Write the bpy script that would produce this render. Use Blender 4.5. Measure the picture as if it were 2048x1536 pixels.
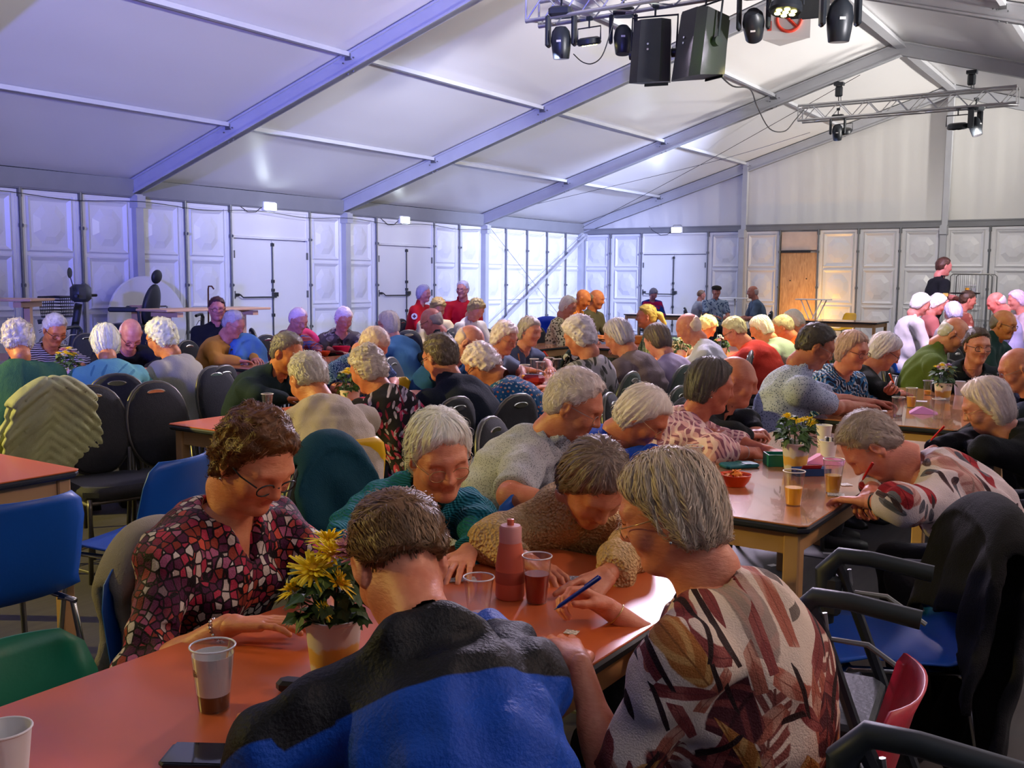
import bpy, bmesh, math, random
import numpy as np
from mathutils import Vector, Matrix
for o in list(bpy.data.objects): bpy.data.objects.remove(o)
SC = bpy.context.scene
COL = SC.collection
PI = math.pi

# ------------------------------------------------------------------ camera
FPX = 1989.7
PITCH, YAW, ROLL = .105, .5916, .008
CAM = np.array([14.69, -25.45, 1.53])
_F = np.array([-math.sin(YAW), math.cos(YAW), 0]); _R = np.array([math.cos(YAW), math.sin(YAW), 0]); _U = np.array([0, 0, 1.])
_F2 = _F*math.cos(PITCH)-_U*math.sin(PITCH); _U2 = _U*math.cos(PITCH)+_F*math.sin(PITCH)
_R3 = _R*math.cos(ROLL)+_U2*math.sin(ROLL); _U3 = _U2*math.cos(ROLL)-_R*math.sin(ROLL)
def ray(x, y): return _F2+_R3*(x-1024)/FPX+_U3*(768-y)/FPX
def atz(x, y, z): r = ray(x, y); return CAM+r*((z-CAM[2])/r[2])
def aty(x, y, Y): r = ray(x, y); return CAM+r*((Y-CAM[1])/r[1])
def atx(x, y, X): r = ray(x, y); return CAM+r*((X-CAM[0])/r[0])
def atd(x, y, d): return CAM+ray(x, y)*d*1.10
cd = bpy.data.cameras.new('camera'); cam = bpy.data.objects.new('camera', cd); COL.objects.link(cam)
cd.sensor_width = 36; cd.lens = FPX/2048*36; cd.clip_start = .05; cd.clip_end = 200
m = Matrix.Identity(4)
for i in range(3): m[i][0] = _R3[i]; m[i][1] = _U3[i]; m[i][2] = -_F2[i]; m[i][3] = CAM[i]
cam.matrix_world = m; SC.camera = cam

# ------------------------------------------------------------------ world, lamps, exposure
w = bpy.data.worlds.new('night'); SC.world = w; w.use_nodes = True
w.node_tree.nodes['Background'].inputs[0].default_value = (.02, .025, .05, 1)
w.node_tree.nodes['Background'].inputs[1].default_value = .3
SC.view_settings.view_transform = 'Standard'; SC.view_settings.look = 'None'
SC.view_settings.exposure = .12; SC.view_settings.gamma = 1; SC.view_settings.use_curve_mapping = False
def spot(name, loc, tgt, watt, col, ang=60, blend=.6, rad=.12):
    l = bpy.data.lights.new(name, 'SPOT'); l.energy = watt; l.color = col; l.spot_size = math.radians(ang); l.spot_blend = blend; l.shadow_soft_size = rad
    o = bpy.data.objects.new(name, l); COL.objects.link(o); o.location = loc
    o.rotation_euler = (Vector(tgt)-Vector(loc)).to_track_quat('-Z', 'Y').to_euler(); return o
def point(name, loc, watt, col, rad=.1):
    l = bpy.data.lights.new(name, 'POINT'); l.energy = watt; l.color = col; l.shadow_soft_size = rad
    o = bpy.data.objects.new(name, l); COL.objects.link(o); o.location = loc; return o
# unseen washes added along the right wall to brighten the white roof
for wy_, wp_, wc_ in ((-3.5, 7200, (1, .95, .90)), (-10.5, 9800, (1, .95, .92)), (-17.5, 7600, (.97, .94, 1)), (-25.0, 3800, (.88, .88, 1))):
    spot('added_roof_wash', (19.3, wy_, 2.6), (9.3, wy_+.6, 7.4), wp_, wc_, 62, .9, .3)
# blue stage wash from the rear
spot('blue_wash_lamp', (13.5, -31.5, 2.4), (3.0, -14.0, 5.2), 15000, (.16, .18, 1), 40, 1, .2)
# cool wash on the far corner of the hard walls
spot('corner_wash_lamp', (9.0, -5.3, 4.25), (.0, -2.6, 1.4), 6000, (.50, .58, 1), 62, 1, .12)
spot('side_wash_lamp', (8.4, -15.2, 4.1), (.0, -9.5, 1.3), 2300, (.66, .70, 1), 66, 1, .12)
spot('gable_wash_lamp', (11.4, -5.3, 4.25), (8.5, 0, 1.6), 420, (1, .93, .84), 90, 1, .12)
# stage spots on the crowd, plus added lamps where marked
spot('yellow_spot_lamp', (5.0, -26.4, 3.7), (9.4, -21.8, .9), 2600, (1, .80, .20), 44, .7, .08)
spot('yellow_spot_lamp', (7.2, -27.2, 3.7), (12.5, -23.7, 1.0), 800, (1, .78, .18), 24, .8, .08)  # second yellow lamp, added just to keep the mosaic blouse lit
spot('warm_spot_lamp', (12.3, -15.2, 4.2), (10.7, -16.0, .9), 1900, (1, .88, .42), 40, .8, .08)
spot('amber_spot_lamp', (11.0, -15.2, 4.2), (8.2, -13.6, 1.0), 650, (1, .80, .30), 32, .7, .08)
spot('pink_spot_lamp', (12.9, -15.2, 4.3), (12.4, -11.9, 1.1), 1500, (.95, .72, 1), 50, .7, .08)
spot('violet_wash_lamp', (10.2, -15.2, 4.1), (12.0, -20.6, .8), 2300, (.88, .74, 1), 105, 1, .5)
spot('front_spot_lamp', (16.9, -21.0, 4.0), (13.4, -23.4, .9), 420, (1, .66, .50), 75, 1, .25)
spot('added_left_crowd_wash', (7.8, -15.3, 4.3), (6.6, -16.4, 1.0), 900, (.95, .84, 1), 80, 1, .12)  # added lamp without a fixture, brightens the crowd near the left wall
# ------------------------------------------------------------------ helpers
def newmat(name):
    m = bpy.data.materials.new(name); m.use_nodes = True
    return m, m.node_tree.nodes, m.node_tree.links, m.node_tree.nodes['Principled BSDF']
def lin(c):
    return tuple((x/12.92 if x <= .04045 else ((x+.055)/1.055)**2.4) for x in c)
def hexc(h): return lin(tuple(int(h[i:i+2], 16)/255 for i in (0, 2, 4)))
MC = {}
def mat(name, col, rough=.5, metal=0, spec=.5, var=.12, vscale=6, bump=0, bscale=40, trans=0, ior=1.45, emit=None, estr=0, sheen=0, alpha=1, coat=0):
    """plain procedural material: colour with slight noise variation, optional fine bump"""
    if name in MC: return MC[name]
    if isinstance(col, str): col = hexc(col)
    m, N, L, B = newmat(name)
    tc = N.new('ShaderNodeTexCoord')
    B.inputs['Roughness'].default_value = rough; B.inputs['Metallic'].default_value = metal
    B.inputs['Specular IOR Level'].default_value = spec; B.inputs['IOR'].default_value = ior
    B.inputs['Transmission Weight'].default_value = trans; B.inputs['Alpha'].default_value = alpha
    B.inputs['Coat Weight'].default_value = coat
    if sheen: B.inputs['Sheen Weight'].default_value = sheen
    nz = N.new('ShaderNodeTexNoise'); nz.inputs['Scale'].default_value = vscale; nz.inputs['Detail'].default_value = 4
    L.new(tc.outputs['Object'], nz.inputs['Vector'])
    mx = N.new('ShaderNodeMixRGB'); mx.inputs[1].default_value = tuple(c*(1-var) for c in col)+(1,); mx.inputs[2].default_value = tuple(min(1, c*(1+var)) for c in col)+(1,)
    L.new(nz.outputs['Fac'], mx.inputs[0]); L.new(mx.outputs[0], B.inputs['Base Color'])
    if bump:
        n2 = N.new('ShaderNodeTexNoise'); n2.inputs['Scale'].default_value = bscale; n2.inputs['Detail'].default_value = 5
        L.new(tc.outputs['Object'], n2.inputs['Vector'])
        bp = N.new('ShaderNodeBump'); bp.inputs['Strength'].default_value = bump; bp.inputs['Distance'].default_value = .01
        L.new(n2.outputs['Fac'], bp.inputs['Height']); L.new(bp.outputs[0], B.inputs['Normal'])
    if emit:
        B.inputs['Emission Color'].default_value = tuple(emit)+(1,); B.inputs['Emission Strength'].default_value = estr
    MC[name] = m; return m
class MB:
    def __init__(s): s.v = []; s.f = []; s.mi = []
    def add(s, vs, fs, mi=0):
        n = len(s.v); s.v += [tuple(v) for v in vs]; s.f += [tuple(i+n for i in f) for f in fs]; s.mi += [mi]*len(fs); return s
    def box(s, c, d, rz=0, mi=0, R=None):
        hx, hy, hz = d[0]/2, d[1]/2, d[2]/2
        vs = [Vector((x, y, z)) for x in (-hx, hx) for y in (-hy, hy) for z in (-hz, hz)]
        M = R if R is not None else Matrix.Rotation(rz, 3, 'Z')
        vs = [M@v+Vector(c) for v in vs]
        return s.add(vs, [(0, 1, 3, 2), (4, 6, 7, 5), (0, 4, 5, 1), (2, 3, 7, 6), (0, 2, 6, 4), (1, 5, 7, 3)], mi)
    def rbox(s, c, d, b, rz=0, mi=0, R=None):
        """box with chamfered vertical edges and top/bottom rims"""
        hx, hy, hz = d[0]/2, d[1]/2, d[2]/2
        def ring(o, z): 
            x, y = hx-o, hy-o; k = b
            return [(x, -y+k, z), (x, y-k, z), (x-k, y, z), (-x+k, y, z), (-x, y-k, z), (-x, -y+k, z), (-x+k, -y, z), (x-k, -y, z)]
        e = min(b*.7, hz*.6)
        rs = [ring(e*.8, -hz), ring(0, -hz+e), ring(0, hz-e), ring(e*.8, hz)]
        vs = [Vector(p) for r in rs for p in r]
        M = R if R is not None else Matrix.Rotation(rz, 3, 'Z')
        vs = [M@v+Vector(c) for v in vs]
        fs = [tuple(reversed(range(8))), tuple(range(24, 32))]
        for k in range(3):
            for i in range(8): j = (i+1) % 8; fs.append((k*8+i, k*8+j, k*8+8+j, k*8+8+i))
        return s.add(vs, fs, mi)
    def tube(s, pts, r, n=8, mi=0, cap=True):
        pts = [Vector(p) for p in pts]; rs = r if isinstance(r, (list, tuple)) else [r]*len(pts)
        vs = []; fs = []; up = None
        for i, p in enumerate(pts):
            t = (pts[min(i+1, len(pts)-1)]-pts[max(i-1, 0)])
            t = t.normalized() if t.length > 1e-9 else Vector((0, 0, 1))
            if up is None:
                a = Vector((0, 0, 1)) if abs(t.z) < .9 else Vector((1, 0, 0)); u = t.cross(a).normalized()
            else:
                u = (up-t*up.dot(t)); u = u.normalized() if u.length > 1e-6 else t.orthogonal().normalized()
            up = u; w_ = t.cross(u)
            for k in range(n): a = 2*PI*k/n; vs.append(p+(u*math.cos(a)+w_*math.sin(a))*rs[i])
        for i in range(len(pts)-1):
            for k in range(n): j = (k+1) % n; fs.append((i*n+k, i*n+j, i*n+n+j, i*n+n+k))
        if cap: fs += [tuple(reversed(range(n))), tuple(range((len(pts)-1)*n, len(pts)*n))]
        return s.add(vs, fs, mi)
    def lathe(s, prof, c=(0, 0, 0), n=16, mi=0, R=None, cap=True):
        vs = []; fs = []
        for r, z in prof:
            for k in range(n): a = 2*PI*k/n; vs.append(Vector((r*math.cos(a), r*math.sin(a), z)))
        M = R if R is not None else Matrix.Identity(3)
        vs = [M@v+Vector(c) for v in vs]
        for i in range(len(prof)-1):
            for k in range(n): j = (k+1) % n; fs.append((i*n+k, i*n+j, i*n+n+j, i*n+n+k))
        if cap: fs += [tuple(reversed(range(n))), tuple(range((len(prof)-1)*n, len(prof)*n))]
        return s.add(vs, fs, mi)
    def prism(s, poly, axis, a, b, mi=0):
        """2-D outline swept along an axis ('x','y' or 'z') from a to b"""
        n = len(poly)
        def P(u, v, t): return {'x': (t, u, v), 'y': (u, t, v), 'z': (u, v, t)}[axis]
        vs = [P(u, v, a) for u, v in poly]+[P(u, v, b) for u, v in poly]
        fs = [tuple(reversed(range(n))), tuple(range(n, 2*n))]+[(i, (i+1) % n, n+(i+1) % n, n+i) for i in range(n)]
        return s.add(vs, fs, mi)
    def mesh(s, name, mats, smooth=False):
        me = bpy.data.meshes.new(name); me.from_pydata([tuple(v) for v in s.v], [], s.f)
        for mm in (mats if isinstance(mats, (list, tuple)) else [mats]): me.materials.append(mm)
        if any(s.mi): me.polygons.foreach_set('material_index', s.mi)
        bm = bmesh.new(); bm.from_mesh(me); bmesh.ops.recalc_face_normals(bm, faces=bm.faces); bm.to_mesh(me); bm.free()
        if smooth:
            me.polygons.foreach_set('use_smooth', [True]*len(me.polygons))
            if smooth != 'all': me.set_sharp_from_angle(angle=math.radians(40))
        return me
    def build(s, name, mats, parent=None, smooth=False, loc=None, rz=0):
        return link(name, s.mesh(name, mats, smooth), parent, loc, rz)
def link(name, data, parent=None, loc=None, rz=0):
    o = bpy.data.objects.new(name, data); COL.objects.link(o)
    if parent: o.parent = parent
    if loc is not None: o.location = tuple(loc)
    if rz: o.rotation_euler = (0, 0, rz)
    return o
def tag(o, label, cat, group=None, kind=None):
    if label: o['label'] = label
    if cat: o['category'] = cat
    if group: o['group'] = group
    if kind: o['kind'] = kind
    return o
def thing(name, label, cat, loc=(0, 0, 0), rz=0, group=None):
    o = link(name, None, None, loc, rz); o.empty_display_size = .1; return tag(o, label, cat, group)
def structure(o): o['kind'] = 'structure'; return o
def copy_tree(o, parent=None):
    c = o.copy(); COL.objects.link(c)
    if parent: c.parent = parent; c.matrix_parent_inverse = o.matrix_parent_inverse
    for ch in list(o.children): copy_tree(ch, c)
    return c
def rot(a, b):
    """matrix whose z axis runs from a to b"""
    d = (Vector(b)-Vector(a)).normalized(); return d.to_track_quat('Z', 'Y').to_matrix()
# ------------------------------------------------------------------ the tent
HE, SL, W, B = 2.88, .3022, 9.9, 5.0       # eave height, roof slope, half width, bay
Y0, Y1 = 0.0, -35.0                         # far gable, rear gable
def roofz(x): return 3.12+SL*(x if x <= W else 2*W-x)
M_ROOF = mat('white_pvc_roof', (.78, .77, .76), .34, spec=.5, var=.03, vscale=.6, bump=.10, bscale=2.2)
M_GABLE = mat('white_pvc_gable', (.76, .75, .72), .5, var=.03, vscale=.8, bump=.2, bscale=3)
M_PANEL = mat('white_abs_panel', (.80, .80, .82), .32, var=.03, vscale=2)
M_ALU = mat('aluminium_frame', (.50, .51, .54), .45, metal=.15, var=.10, vscale=3, bump=.1, bscale=30)
M_STEEL = mat('galvanised_steel', (.17, .175, .18), .45, metal=.5, var=.25, vscale=14)
M_EAVE = mat('eave_beam_grey', (.22, .225, .24), .5, var=.1, vscale=3)
M_DOOR = mat('white_door_sheet', (.80, .79, .78), .5, var=.04, vscale=1.5)
M_BLACKM = mat('black_metal', (.02, .02, .022), .45, var=.1)
M_PLY = None
def plymat():
    m, N, L, Bs = newmat('plywood')
    tc = N.new('ShaderNodeTexCoord'); mp = N.new('ShaderNodeMapping'); mp.inputs['Scale'].default_value = (9, 9, 1.2)
    nz = N.new('ShaderNodeTexNoise'); nz.inputs['Scale'].default_value = 3; nz.inputs['Detail'].default_value = 6; nz.inputs['Distortion'].default_value = 1.2
    cr = N.new('ShaderNodeValToRGB'); cr.color_ramp.elements[0].color = (.42, .22, .10, 1); cr.color_ramp.elements[1].color = (.68, .42, .22, 1); cr.color_ramp.elements[0].position = .3; cr.color_ramp.elements[1].position = .7
    L.new(tc.outputs['Object'], mp.inputs[0]); L.new(mp.outputs[0], nz.inputs[0]); L.new(nz.outputs[0], cr.inputs[0]); L.new(cr.outputs[0], Bs.inputs['Base Color']); Bs.inputs['Roughness'].default_value = .55
    return m
M_PLY = plymat()
def floormat():
    m, N, L, Bs = newmat('floor_boards')
    tc = N.new('ShaderNodeTexCoord'); mp = N.new('ShaderNodeMapping'); mp.inputs['Scale'].default_value = (14, 1.2, 1)
    nz = N.new('ShaderNodeTexNoise'); nz.inputs['Scale'].default_value = 2; nz.inputs['Detail'].default_value = 8
    n2 = N.new('ShaderNodeTexNoise'); n2.inputs['Scale'].default_value = 1.1; n2.inputs['Detail'].default_value = 5
    cr = N.new('ShaderNodeValToRGB'); cr.color_ramp.elements[0].color = (.05, .045, .05, 1); cr.color_ramp.elements[1].color = (.13, .12, .115, 1)
    mx = N.new('ShaderNodeMixRGB'); mx.blend_type = 'MULTIPLY'; mx.inputs[0].default_value = .6
    L.new(tc.outputs['Object'], mp.inputs[0]); L.new(mp.outputs[0], nz.inputs[0]); L.new(nz.outputs[0], cr.inputs[0])
    L.new(tc.outputs['Object'], n2.inputs[0]); L.new(cr.outputs[0], mx.inputs[1]); L.new(n2.outputs[0], mx.inputs[2]); L.new(mx.outputs[0], Bs.inputs['Base Color']); Bs.inputs['Roughness'].default_value = .55
    bp = N.new('ShaderNodeBump'); bp.inputs['Strength'].default_value = .3; bp.inputs['Distance'].default_value = .004; L.new(nz.outputs[0], bp.inputs['Height']); L.new(bp.outputs[0], Bs.inputs['Normal'])
    return m
M_FLOOR = floormat()
fl = structure(MB().box((W, (Y0+Y1)/2, -.05), (2*W+.6, Y0-Y1+.6, .07)).build('floor', mat('floor_joint', (.03, .03, .03), .8)))
bm_ = MB().rbox((0, 0, -.0075), (1.23, 2.48, .015), .004).mesh('floor_board', M_FLOOR)
for i in range(16):
    for j in range(14):
        link('floor_board', bm_, fl, (.31+.62+i*1.24-.3, -1.25-j*2.5, 0))
# roof: one billowing sheet for each bay and slope
def roof_sheet(y_a, y_b, side):
    nx, ny = 24, 12; vs = []; fs = []
    for i in range(nx+1):
        for j in range(ny+1):
            u, t = i/nx, j/ny
            x = u*W; q = abs(u*4 % 1-.5)*2
            sag = .055*math.sin(PI*t)*(1-.75*(q**6))
            vs.append((x if side == 0 else 2*W-x, y_a+(y_b-y_a)*t, roofz(x)+.02+sag))
    for i in range(nx):
        for j in range(ny): a = i*(ny+1)+j; fs.append((a, a+1, a+ny+2, a+ny+1))
    return MB().add(vs, fs)
ceil = structure(link('ceiling', None)); ceil.empty_display_size = .1
for k in range(7):
    for side in (0, 1): roof_sheet(Y0-k*B, Y0-(k+1)*B, side).build('roof_sheet', M_ROOF, ceil, smooth='all')
# rafters: aluminium box section with a keder lip, tapering eave bracket and bolts
for k in range(8):
    y = Y0-k*B
    for side in (0, 1):
        mb = MB()
        def X(x): return x if side == 0 else 2*W-x
        h = .26
        a = [(X(0), roofz(0)-h), (X(0), roofz(0)), (X(W), roofz(W)), (X(W), roofz(W)-h)]
        mb.prism(a, 'y', y-.055, y+.055)
        for dz in (0.0, -h+.03):
            mb.prism([(p[0], q) for p, q in zip(a, (roofz(0)+dz-.03, roofz(0)+dz, roofz(W)+dz, roofz(W)+dz-.03))], 'y', y-.075, y+.075)
        r = mb.build('rafter', M_ALU, ceil)
        if k < 5:
            for x in (2.47, 4.95, 7.42):
                bb = MB()
                for q in (-.07, .07, .12): bb.tube([(X(x+q), y-.09, roofz(x+q)-.13), (X(x+q), y-.074, roofz(x+q)-.13)], .012, 6)
                for q in (-.05, .05): bb.tube([(X(x+q), y, roofz(x+q)-h-.02), (X(x+q), y, roofz(x+q)-h)], .014, 6)
                bb.box((X(x), y-.062, roofz(x)-.07), (.10, .02, .09))
                bb.build('bolt_plate', M_STEEL, r)
# purlins
for i, x in enumerate((2.47, 4.95, 7.42, W, 2*W-7.42, 2*W-4.95, 2*W-2.47)):
    for k in range(7):
        z = roofz(x)-.035
        if abs(x-W) < .01: MB().prism([(x-.09, z-.10), (x+.09, z-.10), (x+.03, z+.03), (x-.03, z+.03)], 'y', Y0-k*B-.06, Y0-(k+1)*B+.06).build('ridge_purlin', M_ALU, ceil)
        else: MB().box((x, Y0-k*B-B/2, z), (.075, B-.12, .06)).build('purlin', M_ALU, ceil)
# eave beams
for nm, x in (('trim_1', .03), ('trim_2', 2*W-.03)):
    structure(MB().box((x, (Y0+Y1)/2, HE+.11), (.16, Y0-Y1, .28)).box((x, (Y0+Y1)/2, HE-.035), (.10, Y0-Y1, .03)).build(nm, M_EAVE))
structure(MB().box((W, Y0-.01, HE+.02), (2*W, .12, .13)).box((W, Y0-.01, HE+.10), (2*W, .16, .03)).build('trim_3', M_EAVE))
# hard wall panel: frame, three recessed fields, octagonal dish in each (built in x = along wall, y = into room)
PH = HE-.06
def panel_mesh(wd, ht):
    mb = MB(); d = .03
    xs = [-wd/2, -wd/2+.05, -wd/2+.10, wd/2-.10, wd/2-.05, wd/2]
    mb.box((0, -.02, ht/2), (wd, .02, ht))
    for x in (-wd/2+.025, wd/2-.025): mb.box((x, .005, ht/2), (.05, .05, ht))
    for x in (-wd/2+.075, wd/2-.075): mb.prism([(x-.025, .018), (x+.025, .018), (x+.025, -.01), (x-.025, -.01)], 'z', .05, ht-.05)
    for z in (.03, ht-.03): mb.box((0, .005, z), (wd-.1, .05, .06))
    n = 3; gap = .10; fh = (ht-.20-gap*(n-1))/n; hw = wd/2-.16
    for i in range(n):
        z0 = .10+i*(fh+gap); z1 = z0+fh
        # bevelled raised rim falling into a field
        o = [(-hw-.02, z0), (hw+.02, z0), (hw+.02, z1), (-hw-.02, z1)]; q = [(-hw+.035, z0+.055), (hw-.035, z0+.055), (hw-.035, z1-.055), (-hw+.035, z1-.055)]
        rim = [(-hw-.045, z0-.025), (hw+.045, z0-.025), (hw+.045, z1+.025), (-hw-.045, z1+.025)]
        vs = [(x, -.010, z) for x, z in rim]+[(x, .034, z) for x, z in o]+[(x, -.008, z) for x, z in q]
        fs = [(a, (a+1) % 4, 4+(a+1) % 4, 4+a) for a in range(4)]+[(4+a, 4+(a+1) % 4, 8+(a+1) % 4, 8+a) for a in range(4)]+[(8, 9, 10, 11)]
        mb.add(vs, fs)
        cx, cz = 0, (z0+z1)/2; rx, rz_ = hw-.07, fh/2-.10
        oc = [(cx+rx*c, cz+rz_*s_) for c, s_ in ((1, -.45), (1, .45), (.45, 1), (-.45, 1), (-1, .45), (-1, -.45), (-.45, -1), (.45, -1))]
        oi = [(cx+(x-cx)*.62, cz+(z-cz)*.62) for x, z in oc]
        vs = [(x, -.007, z) for x, z in oc]+[(x, .030, z) for x, z in oi]+[(cx, .048, cz)]
        fs = [(a, (a+1) % 8, 8+(a+1) % 8, 8+a) for a in range(8)]+[(8+a, 8+(a+1) % 8, 16) for a in range(8)]
        mb.add(vs, fs)
    return mb.mesh('wall_panel', M_PANEL)
PM = panel_mesh(.985, PH)
def mullion(parent, loc, rz):
    mb = MB(); mb.tube([(0, .05, 0), (0, .05, PH+.03)], .021, 8)
    for z in (.55, 1.38, 2.28): mb.lathe([(.021, -.03), (.036, -.028), (.036, .028), (.021, .03)], (0, .05, z), 8); mb.box((0, .085, z), (.02, .05, .035))
    mb.box((0, .03, PH-.05), (.06, .05, .12))
    return mb
MUL = mullion(None, None, 0).mesh('wall_pole', M_STEEL)
POST = MB().box((0, .06, HE/2), (.11, .20, HE)).box((0, .165, HE/2), (.14, .02, HE)).box((0, .11, .02), (.2, .3, .04)).box((0, .12, HE-.12), (.16, .22, .2)).mesh('post', M_ALU)
def double_door(name, parent, loc, rz, n):
    """white exit door two panels wide with transom sheet, gap light line, closing bars"""
    d = structure(link(name, None, None, loc, rz)); d.empty_display_size = .1
    DH = 2.24
    MB().box((0, 0, (DH+.05+PH)/2), (1.95, .035, PH-DH-.05)).build('transom_sheet', M_DOOR, d)
    fr = MB()
    for x in (-.965, .965): fr.box((x, .02, PH/2), (.05, .07, PH))
    fr.box((0, .02, DH+.03), (1.9, .06, .03)).box((0, .02, PH-.02), (1.98, .06, .05)); fr.build('door_frame', M_DOOR, d)
    for s in (-1, 1):
        lf = MB().box((s*.47, .01, DH/2), (.925, .045, DH-.02)).build('door_leaf', M_DOOR, d)
        MB().tube([(s*.9, .04, .3), (s*.9, .05, .3)], .02).tube([(s*.9, .03, .35), (s*.9, .045, .35)], .02).box((s*.93, .045, 1.2), (.03, .03, .14)).box((s*.93, .045, 1.95), (.03, .03, .14)).box((s*.93, .045, .4), (.03, .03, .14)).build('hinge', M_STEEL, lf)
    bar = MB().tube([(.0, .06, .1), (.0, .06, DH-.05)], .013, 6)
    for z in (.3, .8, 1.28, 1.45, 2.15): bar.box((0, .06, z), (.05, .05, .06))
    bar.tube([(.86, .04, 1.20), (.86, .12, 1.20), (.80, .13, 1.15), (-.02, .13, 1.15), (-.05, .05, 1.15)], .014, 6).box((.88, .05, 1.20), (.08, .06, .05)).box((-.05, .06, 1.20), (.12, .07, .08))
    bar.build('panic_bar', mat('dark_steel', (.06, .065, .07), .4, metal=.6), d)
    return d
# left hard wall
wl = structure(link('wall_left', None)); wl.empty_display_size = .1
doors = {(2, 1), (2, 2), (1, 2), (1, 3)}       # (bay, panel) cells that hold a double door
dn = 1
for k in range(7):
    for j in range(5):
        y = Y0-k*B-(j+.5)
        if (k, j) not in doors: link('wall_panel', PM, wl, (0, y, 0), -PI/2)
        if j > 0 and not ((k, j) in doors and (k, j-1) in doors): link('wall_pole', MUL, wl, (0.02, Y0-k*B-j, 0), -PI/2)
    link('post', POST, wl, (.0, Y0-k*B, 0), -PI/2)
MB().box((-.06, (Y0+Y1)/2, 1.5), (.02, Y0-Y1, 3.2)).build('outer_sheet', M_GABLE, wl)
def cell_y(k, j0): return Y0-k*B-(j0+1)
double_door('door_1', None, (0.01, cell_y(2, 1), 0), -PI/2, 1)
double_door('door_2', None, (0.01, cell_y(1, 2), 0), -PI/2, 2)
# far gable: hard panels below, pleated sheet above
wf = structure(link('wall_far', None)); wf.empty_display_size = .1
ply_cell, gdoor = 6, {2, 3}
for i in range(19):
    x = (i+.5)*.99
    if i in gdoor: continue
    if i == ply_cell: continue
    o = link('wall_panel', PM, wf, (x, 0, 0), PI)
for i in range(1, 20):
    x = i*.99
    if i in (3,): continue
    if i % 5 == 0: link('post', POST, wf, (x, -.02, 0), PI)
    else: link('wall_pole', MUL, wf, (x, -.02, 0), PI)
link('post', POST, wf, (.06, -.04, 0), PI)
double_door('door_3', None, (3*.99, -.01, 0), PI, 3)
pd = structure(link('door_4', None, None, (6.5*.99, -.02, 0), PI)); pd.empty_display_size = .1
MB().box((0, 0, 1.13), (.93, .03, 2.26)).build('plywood_leaf', M_PLY, pd)
MB().box((0, 0, 2.56), (.93, .03, .46)).build('plywood_transom', mat('pale_plywood', (.66, .52, .45), .6, var=.15, vscale=5), pd)
MB().box((.08, .03, 2.285), (.76, .05, .045)).build('door_closer', M_BLACKM, pd)
for a, b in ((.2, 1.0), (-.22, 1.05)): MB().tube([(a, .015, b+.55), (a, .03, b+.55)], .018, 6).build('bolt', M_BLACKM, pd)
def gable_sheet(y, name, nf=240):
    n = nf; vs = []; fs = []
    rr = random.Random(4)
    ph = [rr.uniform(0, 6) for _ in range(6)]
    for i in range(n+1):
        x = 2*W*i/n
        for j in range(7):
            t = j/6; zt = roofz(x)+.02; z = HE+.02+(zt-HE-.02)*t
            amp = .009*(1-t*.8)
            dy = amp*(math.sin(x*9+ph[0])+.7*math.sin(x*21+ph[1]+t*2)+.5*math.sin(x*37+ph[2]))
            vs.append((x, y+.06+dy, z))
    for i in range(n):
        for j in range(6): a = i*7+j; fs.append((a, a+7, a+8, a+1))
    return MB().add(vs, fs)
gable_sheet(Y0, 'g').build('gable_sheet', M_GABLE, wf, smooth='all')
MB().box((W, .06, 1.45), (2*W, .02, 2.95)).build('outer_sheet', M_GABLE, wf)
for i in (5, 10, 15):
    x = i*.99; MB().box((x, -.03, (HE+roofz(x))/2), (.13, .13, roofz(x)-HE)).build('gable_post', M_ALU, wf)
# right wall and rear gable (outside the picture, plain sheets with frame)
wr = structure(link('wall_right', None)); wr.empty_display_size = .1
MB().box((2*W, (Y0+Y1)/2, 1.55), (.04, Y0-Y1, 3.2)).build('outer_sheet', M_GABLE, wr)
for k in range(1, 8): link('post', POST, wr, (2*W-.03, Y0-k*B, 0), PI/2)
wb = structure(link('wall_back', None)); wb.empty_display_size = .1
MB().prism([(0, 0), (2*W, 0), (2*W, roofz(0)+.02), (W, roofz(W)+.02), (0, roofz(0)+.02)], 'y', Y1-.08, Y1-.04).build('rear_sheet', M_GABLE, wb)
# wind bracing in the last bay: tube strut and crossed wires
MB().tube([(.30, -4.75, .30), (.20, -.12, HE-.12)], .035, 10).build('brace_strut', M_ALU, wl)
MB().tube([(.16, -4.9, HE-.05), (.16, -.9, .15)], .006, 5).build('brace_wire', M_STEEL, wl)
MB().tube([(.14, -4.9, .4), (.14, -.15, HE-.02)], .006, 5).build('brace_wire', M_STEEL, wl)
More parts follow.
